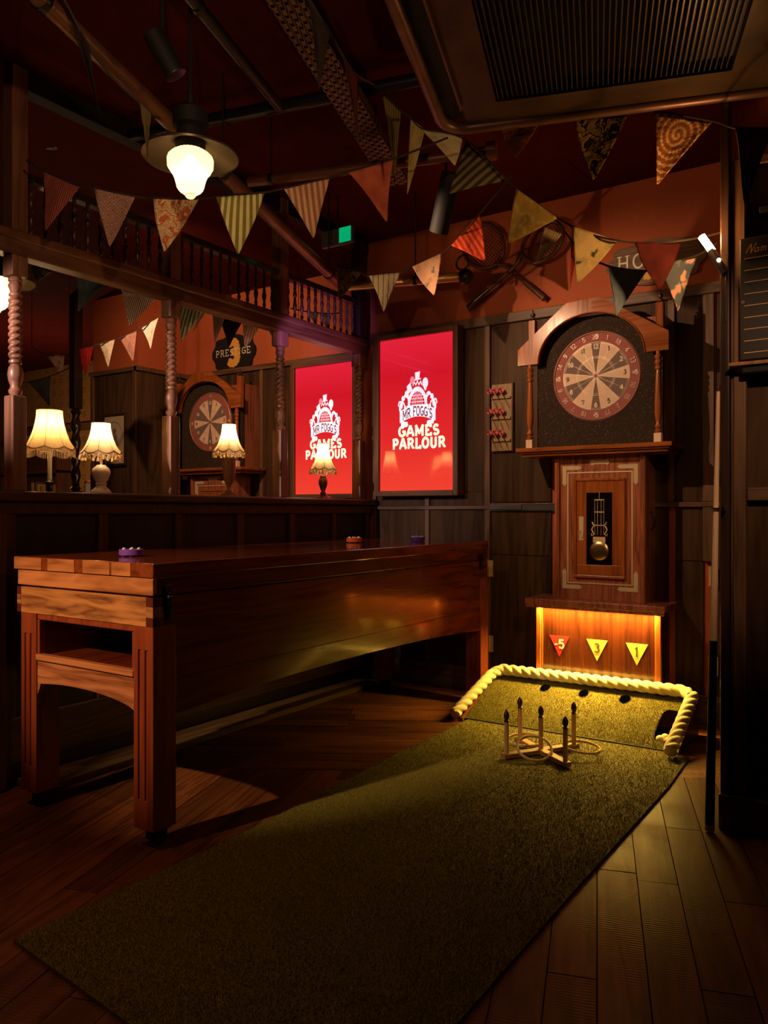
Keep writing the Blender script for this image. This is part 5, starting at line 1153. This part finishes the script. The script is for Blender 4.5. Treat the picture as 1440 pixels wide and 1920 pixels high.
# ---------------- bunting: every garland is one thing, its pennants are parts ----------------
def flagmat(kind,c1,c2):
    m,nt,b=newmat('pennant_cloth_'+kind); L=nt.links; uv=N(nt,'ShaderNodeUVMap',uv_map='UVMap'); sp=N(nt,'ShaderNodeSeparateXYZ'); L.new(uv.outputs[0],sp.inputs[0])
    b.inputs['Roughness'].default_value=.85; b.inputs['Specular IOR Level'].default_value=.2
    def M(op,a,c=0.0,d=0.0):
        n=N(nt,'ShaderNodeMath',operation=op)
        for i,x in enumerate((a,c,d)):
            if isinstance(x,(int,float)): n.inputs[i].default_value=x
            else: L.new(x,n.inputs[i])
        return n.outputs[0]
    U,V=sp.outputs[0],sp.outputs[1]
    if kind in('stripe','pin','pinw'):
        n={'stripe':8,'pin':20,'pinw':6}[kind]; s=M('SINE',M('MULTIPLY',U,6.283*n)); th_={'stripe':0,'pin':0,'pinw':-.9}[kind]
        fac=M('GREATER_THAN',s,th_); a,c=(c1,c2) if kind!='pinw' else (c2,c1); col_=ramp(nt,fac,[(0,a),(1,c)])
    elif kind=='plain':
        n=N(nt,'ShaderNodeTexNoise'); n.inputs['Scale'].default_value=3; L.new(uv.outputs[0],n.inputs['Vector']); col_=ramp(nt,n.outputs['Fac'],[(.35,c2),(.6,c1)])
    elif kind=='diamond':
        d=M('ADD',M('PINGPONG',M('MULTIPLY',U,10),1),M('PINGPONG',M('MULTIPLY',V,9),1)); e=M('PINGPONG',M('MULTIPLY',d,2.0),.5); col_=ramp(nt,e,[(.16,c2),(.2,c1)])
    elif kind=='fan':
        fx=M('SUBTRACT',M('FRACT',M('MULTIPLY',U,3)),.5); fy=M('FRACT',M('MULTIPLY',V,3.2)); r_=M('SQRT',M('ADD',M('MULTIPLY',fx,fx),M('MULTIPLY',fy,fy)))
        ang=M('ARCTAN2',fx,fy); s=M('SINE',M('MULTIPLY',ang,34)); band=M('MULTIPLY',M('GREATER_THAN',r_,.24),M('LESS_THAN',r_,.47)); fac=M('MULTIPLY',M('GREATER_THAN',s,.45),band); col_=ramp(nt,fac,[(0,c1),(1,c2)])
    elif kind=='spiral':
        x=M('SUBTRACT',U,.52); y=M('SUBTRACT',V,.74); r_=M('SQRT',M('ADD',M('MULTIPLY',x,x),M('MULTIPLY',y,y))); a=M('ARCTAN2',y,x)
        s=M('SINE',M('ADD',M('MULTIPLY',r_,62),a)); q=M('SINE',M('MULTIPLY',a,26)); fac=M('GREATER_THAN',M('ADD',s,M('MULTIPLY',q,.55)),.35); col_=ramp(nt,fac,[(0,c1),(1,c2)])
    elif kind=='ikat':
        n=N(nt,'ShaderNodeTexNoise'); n.inputs['Scale'].default_value=1; mp=N(nt,'ShaderNodeMapping'); mp.inputs['Scale'].default_value=(30,3,1); L.new(uv.outputs[0],mp.inputs[0]); L.new(mp.outputs[0],n.inputs['Vector'])
        d=M('ADD',M('ABSOLUTE',M('SUBTRACT',U,.5)),M('ADD',M('MULTIPLY',V,.75),M('MULTIPLY',n.outputs['Fac'],.35))); col_=ramp(nt,d,[(.62,c2),(.72,c1)])
    else:
        vo=N(nt,'ShaderNodeTexVoronoi'); vo.inputs['Scale'].default_value={'paisley':8,'floral':4,'leaf':4}[kind]; ns=N(nt,'ShaderNodeTexNoise'); ns.inputs['Scale'].default_value=5
        L.new(uv.outputs[0],ns.inputs['Vector']); ad=N(nt,'ShaderNodeVectorMath',operation='MULTIPLY_ADD'); L.new(ns.outputs['Color'],ad.inputs[0]); ad.inputs[1].default_value=(.35,.35,0); L.new(uv.outputs[0],ad.inputs[2]); L.new(ad.outputs[0],vo.inputs['Vector'])
        mid=tuple((a*.4+c*.6)*.9 for a,c in zip(c1,c2))
        if kind=='paisley': col_=ramp(nt,M('PINGPONG',M('MULTIPLY',vo.outputs['Distance'],3.2),1),[(.28,c1),(.36,c2),(.62,c2),(.72,mid)])
        elif kind=='floral': col_=ramp(nt,vo.outputs['Distance'],[(.12,(.75,.45,.12)),(.2,c2),(.42,c2),(.47,(.20,.26,.26)),(.6,c1)])
        else: col_=ramp(nt,vo.outputs['Distance'],[(.22,c2),(.28,tuple(x*.7 for x in c1)),(.5,c1)])
    L.new(col_,b.inputs['Base Color'])
    n=N(nt,'ShaderNodeTexNoise'); n.inputs['Scale'].default_value=6; n.inputs['Detail'].default_value=6; L.new(uv.outputs[0],n.inputs['Vector'])
    q=N(nt,'ShaderNodeBump'); q.inputs['Strength'].default_value=.5; q.inputs['Distance'].default_value=.02; L.new(n.outputs['Fac'],q.inputs['Height']); L.new(q.outputs['Normal'],b.inputs['Normal'])
    return m
cordm=plain('dark_bunting_tape',(.035,.022,.016),.8)
rf_=random.Random(21)
for lab,string,flags in BUNT:
    mid=string[len(string)//2]; t=empty('bunting',mid,lab,'bunting','garlands of bunting')
    # smooth the cord
    pts=[]
    S_=[Vector(p) for p in string]
    for i in range(len(S_)-1):
        p0,p1,p2,p3=S_[max(i-1,0)],S_[i],S_[i+1],S_[min(i+2,len(S_)-1)]
        for k in range(4):
            s=k/4; pts.append(.5*((2*p1)+(p2-p0)*s+(2*p0-5*p1+4*p2-p3)*s*s+(3*p1-p0-3*p2+p3)*s**3))
    pts.append(S_[-1])
    if 'dim pennants' in lab or 'navy' in lab or 'thin low' in lab:
        for e in(pts[0],pts[-1]): G().tube([e,(e[0],e[1],CZ)],.0022,5).build('hanging_cord',cordm,t)
    G().tube(pts,.0042,6).build('cord',cordm,t,True)
    for A_,B_,T_,kind,c1,c2,fl in flags:
        A_,B_,T_=Vector(A_),Vector(B_),Vector(T_); n_=(B_-A_).cross(T_-A_).normalized(); wdt=(B_-A_).length; g=G(); g.uv=[]; n=16; ph=rf_.uniform(0,6); am=.05*wdt+.004; rows=[]
        for j in range(n+1):
            s=j/n; row=[]
            for i in range(n+1-0):
                u=i/n; e=1-s*.97
                p=A_.lerp(B_,u*e+(1-e)*0)+(T_-A_.lerp(B_,0.0))*s if False else (A_.lerp(B_,u))*(1-s*.97)+T_*(s*.97)
                p=p+n_*(am*math.sin(ph+u*5.5*e+s*3.5)*min(1,s*2.5))
                edge=math.sin(s*math.pi)*.03*wdt*(2*u-1)*math.sin(ph*2+1)
                p=p+(B_-A_).normalized()*edge
                row.append(len(g.v)); g.v.append(tuple(p)); g.uv.append((.5+(u-.5)*e,1-s))
            rows.append(row)
        for j in range(n):
            for i in range(n): g.f.append((rows[j][i],rows[j][i+1],rows[j+1][i+1],rows[j+1][i]))
        o=g.build('pennant',flagmat(kind,c1,c2),t,True); o['label']=fl
        sm=o.modifiers.new('thickness','SOLIDIFY'); sm.thickness=.0012
